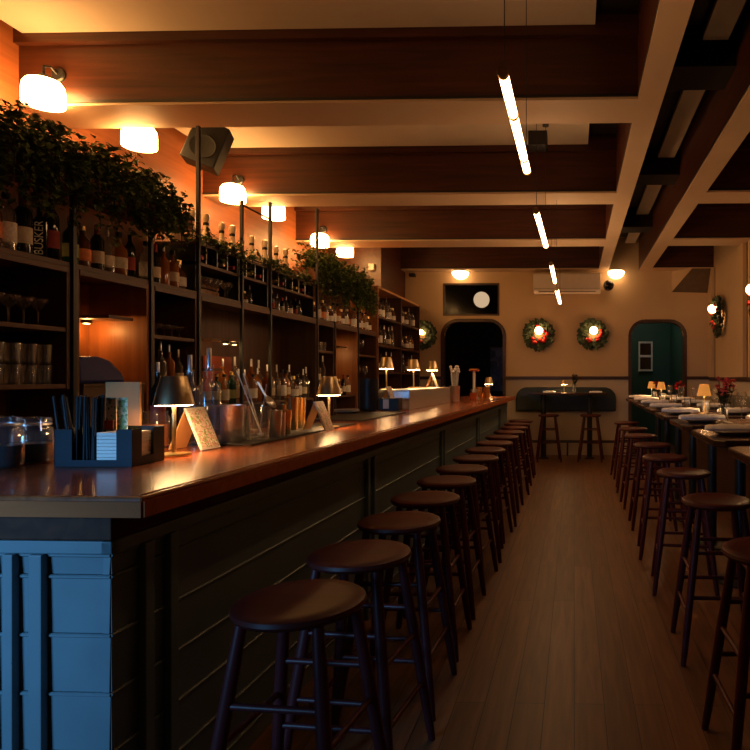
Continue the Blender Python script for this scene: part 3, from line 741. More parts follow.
# box, blue cloth
bx = thing('card_box', 'brown card box on a stand in the orange lit bay', 'box', (XS-.13, 3.53, .92))
MB().box(-.14, .13, -.20, .28, 0, .40).build('body', 'cardbox', bx, bevel=.004)
MB().box(-.14, .135, -.204, .284, .40, .415).build('lid', 'cardbox', bx)
tn = MB().box(-1.88, -1.74, 2.44, 2.45, BT+.001, 1.352).build('notice_card', 'tan_card'); tag(tn, 'plain tan card standing on the bar behind the amber glasses', 'card')
cl = MB(); mtx = Matrix.Translation((XS-.10, 3.46, 1.336))
cl.prism([(-.16, 0), (.20, 0), (.17, .06), (.07, .135), (-.02, .155), (-.14, .15), (-.17, .13)], -.11, .10, 'X', mtx)
o = cl.build('folded_cloth', 'navy', None, bevel=.02); tag(o, 'dark blue folded cloth heaped on the brown card box', 'cloth')
# ================================================================ BAR-TOP OBJECTS
def make_lamp(h=.305):
    t = thing('table_lamp', 'x', 'lamp')
    MB().lathe([(0, 0), (.058, 0), (.060, .004), (.058, .010), (.012, .013), (0, .013)], 28).build('base', 'brass', t, True)
    MB().lathe([(.0075, .012), (.0075, .235), (0, .235)], 12).build('stem', 'brass', t, True)
    MB().lathe([(.042, .305), (.044, .303), (.070, .195), (.066, .195), (.041, .299), (0, .299), (0, .305), (.042, .305)], 32).build('lamp_shade', 'brass_dark', t, True)
    MB().lathe([(.0078, .200), (.064, .200), (.062, .192), (.0078, .192)], 28).build('diffuser', 'lampglow', t)
    return t
lamp = Placer(make_lamp)
def make_sign():
    """clear A-frame menu card, leaning, width along local x"""
    t = thing('menu_stand', 'x', 'sign')
    a = math.radians(22)
    mx = Matrix.Rotation(-a, 4, 'X')
    MB().box(-.052, .052, -.004, .004, 0, .185, mx @ Matrix.Translation((0, 0, .002))).build('card_holder', 'white', t, bevel=.001)
    MB().box(-.046, .046, -.0055, -.0045, .010, .178, mx).build('printed_card', 'print', t)
    m2 = Matrix.Translation((0, .14, 0)) @ Matrix.Rotation(a, 4, 'X')
    MB().box(-.045, .045, -.002, .002, .002, .178, m2).build('back_leg', 'tan_card', t)
    return t
sign = Placer(make_sign)
Z = BT+.001
def on(px, py): p = spot(px, py, BT); p.z = Z; return p
lamp(on(174, 456), 0, 'bronze cordless table lamp glowing beside the black straw caddy', 'cordless table lamps on the bar')
lamp(on(329, 428), 0, 'bronze table lamp on the bar past the gold shakers', 'cordless table lamps on the bar')
sign(on(211, 449.5), math.radians(84), 'printed menu card leaning beside the nearest bronze lamp', 'menu stands on the bar', (1.1, 1.1, 1.0))
sign(on(330, 431), math.radians(86), 'menu card on the bar under the second bronze lamp', 'menu stands on the bar', (1, 1, .95))
# caddy
cp = on(92, 467); 
cd = thing('napkin_caddy', 'black plastic bar caddy with straws, cards and napkins at the near bar corner', 'caddy', (spot(54, 467, BT).x, spot(54, 467, BT).y, Z), math.radians(1))
cw, cdp, chh = .262, .17, .125
g = MB().box(0, cw, 0, cdp, 0, .006)
g.box(0, .004, 0, cdp, .006, chh).box(0, .06, 0, .004, .006, chh).box(.06, .21, 0, .004, .006, .022).box(.21, cw, 0, .004, .006, chh)
g.box(cw-.004, cw, .004, .05, .006, chh).box(cw-.004, cw, .05, .11, .006, .03).box(cw-.004, cw, .11, cdp, .006, chh).box(.004, cw-.004, cdp-.004, cdp, .006, chh)
g.box(.128, .131, .004, cdp-.004, .006, chh*.8).box(.004, .128, cdp*.6, cdp*.6+.004, .006, chh*.8)
g.build('tray', 'caddy', cd)
nk = MB()
for i in range(9): nk.box(.135, cw-.012, .012, .115, .0065+i*.012, .0065+i*.012+.0105)
o = nk.build('napkin_stack', 'white'); tag(o, 'stack of white paper napkins in the black bar caddy', 'napkins'); o.location = cd.location; o.rotation_euler = cd.rotation_euler
for i in range(34):   # black straws
    a = i/33; x = .012+a*.108; y = random.uniform(.015, .09)
    tx = x+(-.045 if a < .3 else .0)*random.uniform(.5, 1.2)+random.uniform(-.006, .006)
    o = MB().cyl((x, y, .008), (tx, y+random.uniform(-.005, .01), random.uniform(.225, .24)), .0042, n=8).build('drinking_straw', 'black_plastic', None, True)
    tag(o, 'black drinking straw bunched in the left of the bar caddy', 'straw', 'black straws in the caddy'); o.location = cd.location; o.rotation_euler = cd.rotation_euler
for x0, m_, lb in ((.085, 'pattern_a', 'tan and green patterned card standing in the bar caddy'), (.125, 'pattern_b', 'light green patterned card standing in the bar caddy')):
    o = MB().box(x0, x0+.037, .120, .123, .008, .228).build('patterned_card', m_); tag(o, lb, 'card'); o.location = cd.location; o.rotation_euler = (0, 0, 0)
o = MB().box(.088, .120, .108, .114, .115, .148).build('paper_clip_tab', 'orange'); tag(o, 'small orange red tab in front of the patterned cards', 'tab'); o.location = cd.location; o.rotation_euler = cd.rotation_euler
# jars
def make_jar():
    t = thing('glass_jar', 'x', 'jar')
    MB().lathe([(0, .003), (.060, 0), (.066, .01), (.066, .10), (.060, .125), (.052, .135), (.052, .15)], 28).build('jar_body', 'clear', t, True)
    MB().lathe([(0, .008), (.058, .006), (.062, .012), (.062, .072), (0, .078)], 24).build('contents', 'jar_dark', t, True)
    MB().lathe([(.055, .148), (.058, .152), (.056, .166), (0, .172)], 28).build('glass_lid', 'clear', t, True)
    MB().lathe([(.054, .136), (.057, .139), (.057, .144), (.054, .147)], 28).tube([(.055, 0, .14), (.068, 0, .12), (.064, 0, .155), (.03, 0, .17)], .0018, 6).build('wire_clamp', 'steel', t, True)
    return t
jar = Placer(make_jar)
jar(on(1, 467), .4, 'large clamp-lid glass jar of dark contents at the left frame edge', 'glass jars on the bar corner')
jar(on(33, 462.5), -.5, 'clamp-lid glass jar of dark contents just left of the black caddy', 'glass jars on the bar corner', (.95, .95, .95))
# amber drinks behind the caddy
def make_amber():
    t = thing('amber_jar', 'x', 'jar')
    MB().lathe([(0, .002), (.040, 0), (.043, .01), (.043, .12), (.036, .14), (.038, .155)], 22).build('jar_body', 'clear', t, True)
    MB().lathe([(0, .006), (.038, .005), (.040, .012), (.040, .10), (0, .10)], 22).build('liquid', 'amber_liquid', t, True)
    return t
amb = Placer(make_amber)
amb(on(130, 449), 0, 'glass of amber liquid behind the napkins in the caddy', 'amber jars')
amb(on(156, 447), 0, 'wider glass of amber liquid beside the nearest bronze lamp', 'amber jars', (1.25, 1.25, 1.0))
# near bottles with pourers
def bar_bottle(px, py, kd, sc, label): 
    p = on(px, py); BP[kd]((p.x, p.y, p.z), 0, label, 'pourer bottles on the near bar', (sc, sc, sc))
bar_bottle(209, 443, 9, 1.28, 'large clear glass bottle with pourer behind the nearest menu card')
bar_bottle(190, 440, 9, 1.2, 'clear bottle with pourer between the nearest lamp and the large bottle')
bar_bottle(158, 436, 7, 1.05, 'dark pourer bottle behind the shade of the nearest lamp')
# bar mat
a_, b_ = on(222, 446), on(330, 424)
mt = MB().prism([(0, 0), (.0, 1.25), (-.27, 1.25), (-.27, 0)], 0, .008).build('bar_mat', 'rubber', bevel=.002)
tag(mt, 'black rubber bar mat under the mixing tins', 'bar mat'); mt.location = a_; mt.rotation_euler = (0, 0, BR); mt.location.x += .13
mt2 = MB().prism([(0, 0), (.0, 1.0), (-.42, 1.0), (-.42, 0)], 0, .008).build('bar_mat', 'rubber', bevel=.002)
tag(mt2, 'dark bar mat past the second bronze lamp', 'bar mat'); mt2.location = on(365, 421); mt2.rotation_euler = (0, 0, BR)
def onm(px, py): p = spot(px, py, BT+.009); p.z = BT+.0095; return p
def make_tin(h, r0, r1, mat, name='mixing_tin', cat='shaker'):
    def mk():
        o = MB().lathe([(0, .002), (r0*.95, 0), (r0, .004), (r1, h-.002), (r1+.001, h), (r1-.0015, h), (r0-.003, .008), (0, .008)], 28).build(name, mat, None, True)
        return tag(o, 'x', cat)
    return Placer(mk)
def etched_mat():
    m, N, L, b = new_mat('etched steel'); b.inputs['Metallic'].default_value = 1; b.inputs['Roughness'].default_value = .35; b.inputs['Base Color'].default_value = (.85, .85, .88, 1)
    tc = N.new('ShaderNodeTexCoord'); wv = N.new('ShaderNodeTexVoronoi'); wv.inputs['Scale'].default_value = 55; L.new(tc.outputs['Object'], wv.inputs['Vector'])
    bp = N.new('ShaderNodeBump'); bp.inputs['Strength'].default_value = .6; bp.inputs['Distance'].default_value = .003
    L.new(wv.outputs['Distance'], bp.inputs['Height']); L.new(bp.outputs['Normal'], b.inputs['Normal']); return m
M['etched'] = etched_mat()
make_tin(.165, .050, .054, 'etched')(onm(233, 441), 0, 'etched silver mixing tin on the black bar mat')
def make_mixglass():
    o = MB().lathe([(0, .012), (.040, .008), (.043, 0), (.047, .004), (.056, .16), (.053, .16), (.043, .02), (0, .018)], 24).build('mixing_glass', 'clear', None, True); return tag(o, 'x', 'glass')
mg = Placer(make_mixglass)
mp = onm(258, 440); mg(mp, 0, 'tall clear mixing glass holding bar spoons')
for i, (dx, dz, lb) in enumerate(((-.10, .30, 'tall spiral bar spoon leaning left in the mixing glass'), (-.075, .29, 'second bar spoon leaning left in the mixing glass'), (.03, .24, 'short bar spoon upright in the mixing glass'))):
    t = thing('bar_spoon', lb, 'spoon', mp+Vector((.0, 0, .02)))
    MB().cyl((-.2*dx, .01*i, .0), (dx, .01*i, dz), .0028, n=8).build('handle', 'steel', t, True)
    MB().ball((-.2*dx, .01*i, .004), .009, 10, 6).build('bowl', 'steel', t, True)
t = thing('strainer', 'steel julep strainer resting in the mixing glass', 'strainer', mp+Vector((.055, 0, .175)))
MB().lathe([(0, -.012), (.022, -.006), (.034, .004), (.036, .006)], 20, mtx=Matrix.Rotation(math.radians(55), 4, 'Y')).build('bowl', 'steel', t, True)
MB().box(-.11, -.03, -.008, .008, -.002, .001, Matrix.Rotation(math.radians(60), 4, 'Y')).build('handle', 'steel', t)
make_tin(.13, .028, .034, 'steel')(onm(275, 437), 0, 'plain silver tin between the mixing glass and gold shakers')
gt = make_tin(.145, .033, .042, 'gold')
gt(onm(272, 432)+Vector((0, .1, 0)), 0, 'gold shaker behind the mixing glass', 'gold shakers')
gt(onm(285, 434), 0, 'gold shaker in front of the taller gold shakers', 'gold shakers', (.8, .8, .85))
gt(onm(292, 430), 0, 'tall gold shaker right of the silver tin', 'gold shakers', (.9, .9, 1.25))
gt(onm(300, 428), 0, 'rightmost tall gold shaker on the bar mat', 'gold shakers', (.8, .8, 1.2))
st_ = make_tin(.13, .028, .030, 'steel')
st_(onm(281, 436), 0, 'narrow silver jigger in front of the gold shakers', None, (.7, .7, .9))
# middle objects
bc = on(369, 412)
o = MB().lathe([(0, 0), (.075, 0), (.080, .005), (.082, .28), (.078, .28), (.076, .01), (0, .01)], 24).build('ice_bucket', 'black_plastic', None, True); tag(o, 'tall black round bucket on the bar before the steel box', 'bucket'); o.location = bc+Vector((0, 0, .009))
p_ = on(378, 412)
t = thing('small_caddy', 'small black caddy with white card beside the black bucket', 'caddy', p_+Vector((0.01, 0, .009)))
MB().box(0, .17, 0, .12, 0, .11).build('tray', 'black_plastic', t, bevel=.004)
MB().box(.035, .085, -.003, -.001, .02, .10).build('front_card', 'white', t)
def make_plate(rr=.11):
    def mk():
        o = MB().lathe([(0, .004), (rr*.6, 0), (rr, .014), (rr*.98, .018), (rr*.6, .006), (0, .007)], 28).build('plate', 'plate', None, True); return tag(o, 'x', 'plate')
    return mk
bplate = Placer(make_plate(.10))
for i in range(3):
    pp = on(347, 414); bplate((pp.x, pp.y, BT+.0095+i*.0065), 0, 'grey plate on the bar left of the black bucket, %s in its stack' % ('lowest', 'middle', 'topmost')[i], 'plates stacked on the bar')
# steel box with three lamps
sb = thing('steel_box', 'long stainless steel box standing on the bar with lamps on it', 'steel box', bl(-.50, 4.15, BT+.001), BR)
MB().box(-.29, 0, 0, 1.75, 0, .175).build('body', 'steel', sb, bevel=.006)
MB().box(-.285, .006, -.006, 1.756, .175, .185).build('lid', 'steel', sb, bevel=.003)
SZ = BT+.188
for x, y, lb in ((-1.785, 5.85, 'bronze table lamp at the near end of the steel box'), (-1.72, 6.6, 'bronze table lamp in the middle of the steel box'), (-1.66, 7.2, 'bronze table lamp at the far end of the steel box')):
    lamp((x, y, SZ), 0, lb, 'cordless table lamps on the bar')
for u, lb in ((.0, 'menu card leaning in front of the lamp at the near end of the steel box'), (1.50, 'menu card leaning by the lamp at the far end of the steel box')):
    w_ = bl(-.50-.10, 4.15+u+.0, SZ); 
    if u: sign((w_.x, w_.y, SZ), math.radians(86), lb, 'menu stands on the bar', (.9, .9, .9))
w_ = bl(-.58, 4.00, BT); sign((w_.x, w_.y, Z), math.radians(86), 'menu card leaning below the near lamp of the steel box', 'menu stands on the bar', (1, 1, 1.25))
# far bar cluster
tl = make_tin(.17, .05, .055, 'steel', 'tool_holder', 'holder')
p = bl(-.50, 6.15, BT); tl((p.x, p.y, Z), 0, 'steel holder full of bar tools past the steel box', None, (1.2, 1.2, 1.15))
for i in range(9):
    a = i*.7; t = MB().cyl((.02*math.cos(a), .02*math.sin(a), .01), (.05*math.cos(a), 0.05*math.sin(a), .36+.03*(i % 3)), .005, n=6).ball((.05*math.cos(a), 0.05*math.sin(a), .37+.03*(i % 3)), .020, 8, 5).build('bar_tool', 'steel', None, True)
    tag(t, 'steel bar tool standing in the far tool holder', 'tool', 'tools in the far holder'); t.location = (p.x, p.y, Z)
p = bl(-.34, 6.55, BT); make_tin(.10, .045, .05, 'copper', 'copper_cup', 'cup')((p.x, p.y, Z), 0, 'copper cup on the far bar beside the tool holder')
p = bl(-.40, 6.95, BT)
t = thing('tap_tower', 'steel column with flat round top on the far bar', 'tap', (p.x, p.y, Z))
MB().lathe([(0, 0), (.07, 0), (.07, .02), (.05, .03), (.05, .14), (0, .14)], 20).build('base', 'steel', t, True)
MB().lathe([(.018, .14), (.018, .38), (0, .38)], 14).build('column', 'white', t, True)
MB().lathe([(0, .38), (.06, .382), (.078, .40), (.06, .42), (0, .42)], 20).build('cap', 'copper', t, True)
for i, (u, v) in enumerate(((-.40, 7.4), (-.30, 7.5), (-.36, 7.7), (-.48, 7.55))):
    p = bl(u, v, BT); gt((p.x, p.y, Z), 0, 'gold tin on the far bar before the last lamp, %s from the left' % ORD[[1, 3, 2, 0][i]], 'gold tins on the far bar', (1, 1, 1.1))
p = bl(-.36, 8.0, BT); lamp((p.x, p.y, Z), 0, 'bronze table lamp at the far end of the bar', 'cordless table lamps on the bar')
p = bl(-.30, 7.82, BT); sign((p.x, p.y, Z), math.radians(86), 'menu card beside the last lamp on the bar', 'menu stands on the bar')
# ================================================================ LIGHT FITTINGS
def make_sconce():
    """faces -y: mounted on a beam face at local y=0"""
    t = thing('wall_sconce', 'x', 'sconce')
    MB().lathe([(0, 0), (.062, 0), (.062, .018), (.05, .03), (0, .03)], 24, mtx=Matrix.Rotation(PI/2, 4, 'X')).build('backplate', 'black', t, True)
    MB().tube([(0, -.03, 0), (0, -.10, .03), (0, -.17, .0), (0, -.17, -.08)], .010, 10).lathe([(.0, -.07), (.035, -.075), (.035, -.115), (0, -.115)], 16, (0, -.17, 0)).build('arm', 'black', t, True)
    MB().lathe([(0, -.115), (.08, -.118), (.125, -.135), (.148, -.17), (.155, -.22), (.155, -.335), (.150, -.34), (0, -.338)], 32, (0, -.17, 0)).build('lamp_glass', 'opal', t, True)
    return t
sconce = Placer(make_sconce)
sc = [(2.45, PI, 'out'), (4.20, 0, 'left end of the nearest beam'), (4.59, PI, 'far side of the nearest beam'), (6.33, 0, 'near side of the second beam'), (6.74, PI, 'far side of the second beam'),
      (8.48, 0, 'near side of the third beam'), (8.90, PI, 'far side of the third beam')]
for y, rz, lb in sc:
    sconce((-3.56 if y == 4.2 else -3.46 if rz == 0 else -3.37, y, 3.46 if y == 4.2 else 3.415), rz, 'white opal glass sconce with black mount, ' + lb if lb != 'out' else 'opal glass sconce on the beam above the near bar corner', 'opal sconces over the back bar', (.77, .77, .77))
def dome(x, y, label):
    t = thing('dome_light', label, 'ceiling light', (x, y, ZS-.0005), 0, 'dome lights at the back')
    MB().lathe([(0, 0), (.13, 0), (.13, -.015), (0, -.015)], 24).build('mount', 'black', t, True)
    MB().lathe([(.125, -.015)]+[(.15*math.cos(a), -.035-.125*math.sin(a)) for a in [i*PI/2/7 for i in range(7)]]+[(0, -.16)], 28).build('lamp_glass', 'opal_dome', t, True)
dome(-2.0, 10.85, 'white glass dome ceiling light above the dark transom window')
dome(.73, 10.85, 'white glass dome ceiling light above right of the air conditioner')
# linear pendants
def pendant(y0, y1, z0, z1, x0, x1, joints, label):
    t = thing('linear_pendant', label, 'pendant light', (x0, y0, z0), 0, 'linear pendants down the aisle')
    d = Vector((x1-x0, y1-y0, z1-z0)); js = [0]+joints+[1]
    for a, b in zip(js, js[1:]):
        g_ = .012
        MB().cyl(d*a+d.normalized()*g_, d*b-d.normalized()*g_, .021, n=14).build('tube', 'tube', t, True)
    for a in js: MB().cyl(d*a-d.normalized()*.013, d*a+d.normalized()*.013, .0235, n=14).build('joint', 'brass', t, True)
    for a in (.04, .96):
        p = d*a; up = (3.85 if (x0+p.x) > .14 else 3.73)
        MB().cyl(p+Vector((0, 0, .02)), (p.x, p.y, up-z0), .0022, n=6).build('wire', 'black', t)
    for a in (.04, .96): MB().cyl((d*a).xyz.to_tuple()[:2]+(3.725-z0,), (d*a).xyz.to_tuple()[:2]+(3.7-z0,), .03, n=12).build('ceiling_cap', 'black', t)
def yat(py, z): return (H-z)*F/(py-377.5)*-1 if False else (z-H)*F/(377.5-py)
for (xa, ya, xb, yb_, js, lb) in ((503, 73, 527, 171, [.34, .82], 'longest glowing linear pendant nearest the camera over the aisle'), (536, 211, 546, 246, [.35], 'second glowing linear pendant over the aisle'),
                        (551, 264, 555, 282, [], 'third small glowing linear pendant before the air conditioner')):
    A = spot(xa, ya, 2.6); B = spot(xb, yb_, 2.6); pendant(A.y, B.y, A.z, B.z, A.x, B.x, js, lb)

A = Vector((spot(556.5, 289, 2.55).x*.78, spot(556.5, 289, 2.55).y*.78, H+(2.55-H)*.78)); B = Vector((spot(560, 303, 2.55).x*.97, spot(560, 303, 2.55).y*.97, H+(2.55-H)*.97))
pendant(A.y, B.y, A.z, B.z, A.x, B.x, [], 'farthest glowing linear pendant hanging low before the air conditioner')
# ceiling speaker boxes
t = thing('ceiling_speaker', 'small black box hung from the cream ceiling panel by the pendant', 'speaker', (-.30, 6.0, 3.73))
MB().box(-.14, .04, -.09, .09, -.14, 0).build('body', 'black', t, bevel=.006)
t = thing('loudspeaker', 'black loudspeaker hung between the left sconces', 'speaker', (-3.1, 5.05, 3.12), .35)
MB().box(-.13, .13, -.11, .11, 0, .36, Matrix.Rotation(.35, 4, 'Y')).build('cabinet', 'rubber', t, bevel=.01)
MB().lathe([(0, .002), (.08, .0), (.095, .006), (.095, 0)], 24, mtx=Matrix.Rotation(.35, 4, 'Y') @ Matrix.Translation((0, -.112, .14)) @ Matrix.Rotation(PI/2, 4, 'X')).build('cone', 'rubber', t, True)
MB().cyl((.06, 0, .33), (.06, 0, .60), .012).build('bracket', 'black', t)
# ================================================================ BACK WALL THINGS
t = thing('air_conditioner', 'off-white split air conditioner high on the back wall', 'air conditioner', (-.125, YB, 2.83))
MB().prism([(0, .02), (-.17, .0), (-.235, .05), (-.24, .34), (-.20, .36), (0, .36)], -.585, .585, 'X').build('body', 'ac', t, bevel=.01)
MB().box(-.50, .50, -.225, -.12, -.004, .022, Matrix.Rotation(-.15, 4, 'X')).build('louvre', plain('dark louvre slot', (.10, .07, .05), .6), t)
MB().box(-.57, .57, -.243, -.239, .085, .089).build('seam', 'black', t)
def wreath(loc, rz, R, label, sx=1., berries=14, big=False):
    """faces -y"""
    t = thing('wreath', label, 'wreath', loc, rz, 'wreaths around the wall lamps')
    fr_ = MB(); n = 24
    fr_.tube([(R*.62*math.cos(2*PI*i/n), -.04, R*.62*math.sin(2*PI*i/n)) for i in range(n+1)], .012, 6)
    fr_.build('ring', 'stem', t)
    lv = MB()
    for i in range(560):
        a = random.uniform(0, 2*PI); r = R*random.uniform(.25, .85)
        p = Vector((r*math.cos(a), -random.uniform(.01, .08), r*math.sin(a)))
        d = Vector((math.cos(a+random.uniform(-.2, 1.1)), random.uniform(-.5, .1), math.sin(a+random.uniform(-.2, 1.1))))
        leaf(lv, p, d, random.uniform(.05, .10), Vector((0, -1, .2)))
    lv.build('foliage', 'leaf2', t, normals=False)
    for i in range(berries):
        a = random.uniform(0, 2*PI); r = R*random.uniform(.36, .60)
        MB().ball((r*math.cos(a), -.10, r*math.sin(a)), random.uniform(.020, .036), 8, 6).build('berry', 'red', t, True)
def globe(loc, rz, r, label):
    t = thing('wall_lamp', label, 'wall lamp', loc, rz, 'globe lamps inside the wreaths')
    MB().lathe([(0, 0), (.05, 0), (.05, .02), (0, .02)], 18, mtx=Matrix.Rotation(PI/2, 4, 'X')).tube([(0, -.02, 0), (0, -.09, 0)], .012).build('mount', 'brass', t, True)
    MB().ball((0, -.09-r, 0), r, 18, 12).build('lamp_glass', 'globe', t, True)
for x, lb in ((-.63, 'left'), (.33, 'right')):
    wreath((x, YB, 2.13), 0, .265, 'green wreath with red berries on the back wall, %s of two under the air conditioner' % lb)
    globe((x+.01, YB, 2.19), 0, .07, 'round glowing lamp inside the %s back wall wreath' % lb)
wreath((-2.70, YB, 2.13), 0, .24, 'green wreath half hidden by the tall end cabinet', berries=3)
globe((-2.70, YB, 2.17), 0, .045, 'glowing lamp inside the wreath beside the end cabinet')
for y, lb in ((10.1, 'farthest'), (7.88, 'one just inside the frame')):
    wreath((XR-.04, y, 2.36), PI/2+PI, .34, 'green wreath with red ornaments on the right wall, %s' % lb, berries=10)
    globe((XR-.005, y, 2.48), -PI/2, .07, 'round glowing lamp in the right wall wreath, %s' % lb)
t = thing('ball_fixture', 'dark glossy ball fixture on the back wall right of the air conditioner', 'fixture', (.60, YB, 2.98))
MB().ball((0, -.13, 0), .095, 20, 14).build('ball', 'screen', t, True)
MB().cyl((0, 0, 0), (0, -.06, 0), .03).build('mount', 'black', t, True)
o = MB().box(-3.36+.0, -3.28, 9.56, 9.62, 3.06, 3.16).build('wall_box', 'white'); tag(o, 'tiny white box on the brown return above the end cabinet', 'box'); o.location = (.16, 0, -.02)
o = MB().box(-2.93, -2.82, YB-.1, YB, 3.16, 3.22).build('security_camera', 'black_plastic', None, bevel=.01); tag(o, 'tiny black device at the top left of the back wall', 'camera')
# added unseen lamp that brightens the green room
t = thing('room_fill_light', 'added unseen round light brightening the green room beyond the right arch', 'ceiling light', (1.2, 11.9, 2.99))
MB().lathe([(0, 0), (.12, 0), (.12, -.02), (0, -.02)], 20).build('mount', 'black', t, True)
MB().lathe([(0, -.02), (.11, -.02), (.09, -.07), (0, -.09)], 20).build('lamp_glass', 'green_room_fill', t, True)
# next room: globe, and a purple reflection painted on a panel
t = thing('globe_light', 'pale glowing globe seen through the dark transom window', 'light', (-1.80, 12.0, 3.6))
MB().cyl((0, 0, 0), (0, 0, -.60), .008).build('rod', 'black', t)
MB().ball((0, 0, -.72), .155, 20, 14).build('lamp_glass', 'far_globe', t, True)
t = thing('reflection', 'dim purple reflection painted on a panel in the dark room through the left arch', 'reflection', (-1.86, 13.59, 1.05))
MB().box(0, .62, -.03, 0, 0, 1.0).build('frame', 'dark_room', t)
MB().box(.02, .60, -.034, -.031, .02, .98).build('print', 'reflection', t)
# ball cushion back / booth board
t = thing('wall_cushion', 'dark green leather cushion with rounded top corners mounted on the back wall', 'cushion', (-.15, YB-.005, .78))
MB().prism([(-p[0], p[1]) for p in arch(-.88, .88, .42, .20)], -.11, -.001, 'Y').build('pad', 'booth', t, bevel=.02)
t = thing('high_table', 'narrow dark high table in front of the back wall cushion', 'table', (-.12, 10.50, 0))
MB().box(-.66, .66, -.26, .26, 1.08, 1.115).build('tabletop', 'table_top', t, bevel=.006)
for x in (-.40, .38):
    MB().cyl((x, 0, .02), (x, 0, 1.08), .045, n=16).build('pedestal', 'black', t, True)
    MB().lathe([(0, 0), (.09, 0), (.09, .012), (.05, .03), (0, .03)], 20, (x, 0, 0)).build('foot', 'black', t, True)
t = thing('foot_bar', 'dark foot bar on a short post below the back table', 'foot rail', (-.12, 10.86, 0))
MB().cyl((-.6, 0, .24), (.85, 0, .24), .014).build('bar', 'black', t, True); MB().cyl((0, 0, 0), (0, 0, .24), .014).build('post', 'black', t, True)
# ================================================================ DINING TABLES
def make_table():
    t = thing('dining_table', 'x', 'table')
    MB().prism([(.05, -.33), (.82, -.33), (.82, .33), (.05, .33), (0, .28), (0, -.28)], 1.035, 1.07).build('tabletop', 'table_top', t, bevel=.006)
    MB().cyl((.43, 0, .02), (.43, 0, 1.035), .038, n=16).build('pedestal', 'black', t, True)
    MB().lathe([(0, 0), (.16, 0), (.16, .012), (.05, .03), (0, .03)], 24, (.43, 0, 0)).build('foot', 'black', t, True)
    return t
table = Placer(make_table)
def make_setting():
    o = MB().lathe([(0, .004), (.075, 0), (.125, .020), (.122, .024), (.075, .006), (0, .007)], 30).build('dinner_plate', 'plate', None, True); return tag(o, 'x', 'plate')
plate = Placer(make_setting)
def make_napkin():
    mb = MB(); n = 14
    prof = [(-.045, .0), (-.05, .012), (-.04, .026), (-.01, .034), (.02, .032), (.045, .020), (.05, .008), (.045, 0)]
    rings = []
    for i in range(n+1):
        x = -.15+.30*i/n; s = 1-.25*abs(2*i/n-1)**3+.06*math.sin(i*1.9)
        rings.append([mb.bm.verts.new((x, p[0]*s, p[1]*s)) for p in prof])
    for A, B in zip(rings, rings[1:]):
        for j in range(len(prof)): mb.bm.faces.new((A[j], B[j], B[(j+1) % len(prof)], A[(j+1) % len(prof)]))
    mb.bm.faces.new(rings[0]); mb.bm.faces.new(rings[-1][::-1])
    o = mb.build('folded_napkin', 'napkin', None, True); return tag(o, 'x', 'napkin')
napk = Placer(make_napkin)
TZ = 1.0705
for i in range(8):
    yc = 2.40+.9*i; XT = .66+.012*i; nth = ORD[i]
    table((XT, yc, 0), 0, 'dark dining table with a pedestal, %s from the front on the right' % nth, 'dining tables on the right')
    for j, (dx, w_) in enumerate(((.17, 'aisle side'), (.62, 'wall side'))):
        plate((XT+dx, yc-.02, TZ), 0, 'grey plate on the %s of the %s dining table from the front' % (w_, nth), 'dinner plates on the right')
        napk((XT+dx, yc-.02, TZ+.022), random.uniform(-.25, .25), 'white napkin roll on the %s plate of the %s dining table' % (w_, nth), 'napkins on the dining plates')
    if i not in (2,):
        tumbler((XT+.40, yc+.10, TZ), 0, 'clear water glass on the %s dining table from the front' % nth, 'water glasses on the dining tables')
    wine((XT+.50, yc+.22, TZ), 0, 'wine glass on the %s dining table from the front' % nth, 'wine glasses on the dining tables')
    k_ = MB().box(-.012, .012, -.10, .10, 0, .003).build('table_knife', 'steel'); tag(k_, 'steel knife beside the aisle plate on the %s dining table' % nth, 'knife', 'knives on the dining tables'); k_.location = (XT+.345, yc-.02, TZ)
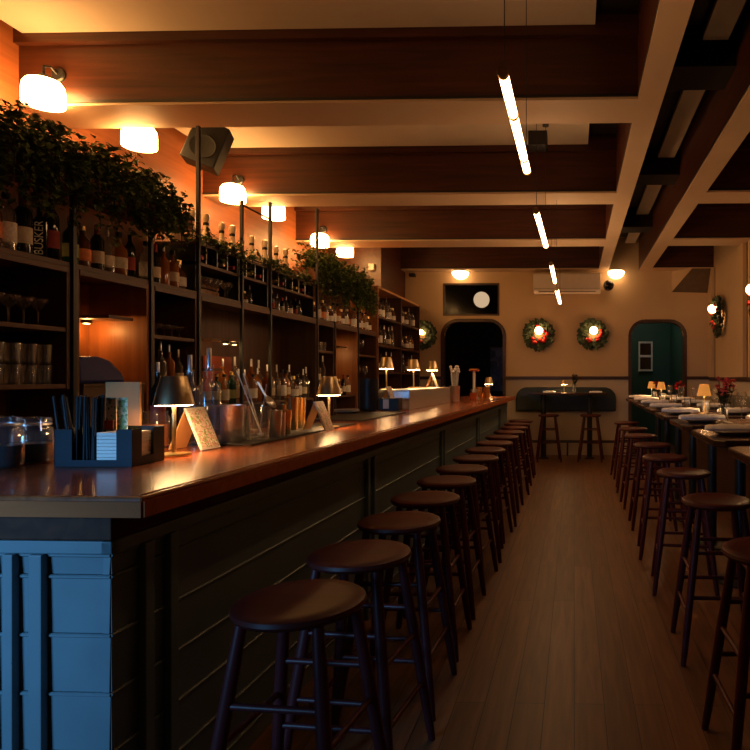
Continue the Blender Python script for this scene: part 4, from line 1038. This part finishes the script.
# fabric shade lamps and flowers
def make_shade_lamp():
    t = thing('shade_lamp', 'x', 'lamp')
    MB().lathe([(0, 0), (.045, 0), (.045, .008), (.006, .012), (.006, .20), (0, .20)], 20).build('base', 'brass', t, True)
    MB().lathe([(.042, .27), (.068, .165)], 26).build('lamp_shade', 'shade_amber', t, True)
    MB().lathe([(.0, .175), (.060, .175), (.058, .170), (0, .170)], 20).build('diffuser', 'lampglow', t)
    return t
slamp = Placer(make_shade_lamp)
for i, dx in ((3, .37), (6, .36), (7, .34), (2, .57)):
    yc = 2.40+.9*i; XT = .66+.012*i
    slamp((XT+dx, yc+.02, TZ), 0, 'small lamp with amber shade on the %s dining table from the front' % ORD[i], 'amber shade lamps on the dining tables', (.86, .86, .9))
def flowers(loc, h, label, mat='pink', n=16, glassr=.03, spread=.07):
    v = thing('glass_vase', 'clear vase holding ' + label, 'vase', loc)
    MB().lathe([(0, .004), (glassr, 0), (glassr*1.05, .01), (glassr*1.15, h*.42), (glassr*1.05, h*.42), (glassr*.9, .01), (0, .01)], 16).build('body', 'clear', v, True)
    t = thing('flower_bunch', label, 'flowers', (loc[0], loc[1], loc[2]+.012))
    st = MB(); fl = MB(); lv = MB()
    for i in range(n):
        a = random.uniform(0, 2*PI); r = spread*random.uniform(.2, 1); top_ = Vector((r*math.cos(a), r*math.sin(a), h*random.uniform(.65, 1)))
        st.cyl((0, 0, 0), top_, .0022, n=5)
        for q in range(9):
            d = Vector((random.uniform(-1, 1), random.uniform(-1, 1), random.uniform(-.4, 1))); leaf(fl, top_, d, .036, Vector((0, 0, 1)))
        for q in range(5):
            d = Vector((random.uniform(-1, 1), random.uniform(-1, 1), random.uniform(-.2, 1))); leaf(lv, top_*random.uniform(.5, .85), d, .04, Vector((0, 0, 1)))
    st.build('stems', 'stem', t); fl.build('petals', mat, t, normals=False); lv.build('leaves', 'leaf2', t, normals=False)
flowers((.66+.024+.33, 4.24, TZ), .27, 'pink and red flowers on the third dining table from the front')
flowers((.66+.09+.42, 8.62, TZ), .22, 'red flowers on the farthest dining table', 'red', 12)
flowers((.66+.07+.60, 7.95, TZ), .22, 'red flowers on the second farthest dining table', 'red', 12)
flowers((.0, 10.45, 1.116), .30, 'dark sprig of flowers on the back wall table', 'stem', 9, spread=.06)
lamp((-.17, 10.42, 1.116), 0, 'small glowing lamp on the back wall table', None, (.8, .8, .7))
for x, lb in ((-.42, 'left'), (.36, 'right')):
    napk((x, 10.42, 1.116), .1, 'white napkin on the %s of the back wall table' % lb, 'napkins on the back wall table', (.7, .9, .9))
# banquette
bq = thing('banquette', 'grey upholstered high banquette along the right wall behind the dining tables', 'bench', (1.62, 1.9, 0))
MB().box(.0, .74, 0, 7.6, 0, .66).build('base', 'rail', bq)
for i in range(8):
    MB().box(-.0, .56, .95*i+.005, .95*i+.945, .66, .76).build('seat_cushion', 'banquette', bq, bevel=.02)
    MB().box(.56, .72, .95*i+.005, .95*i+.945, .66, 1.12).build('back_cushion', 'banquette', bq, bevel=.03)
for o in list(COL.objects):
    if o.type == 'EMPTY' and not children(o):
        bpy.data.objects.remove(o)
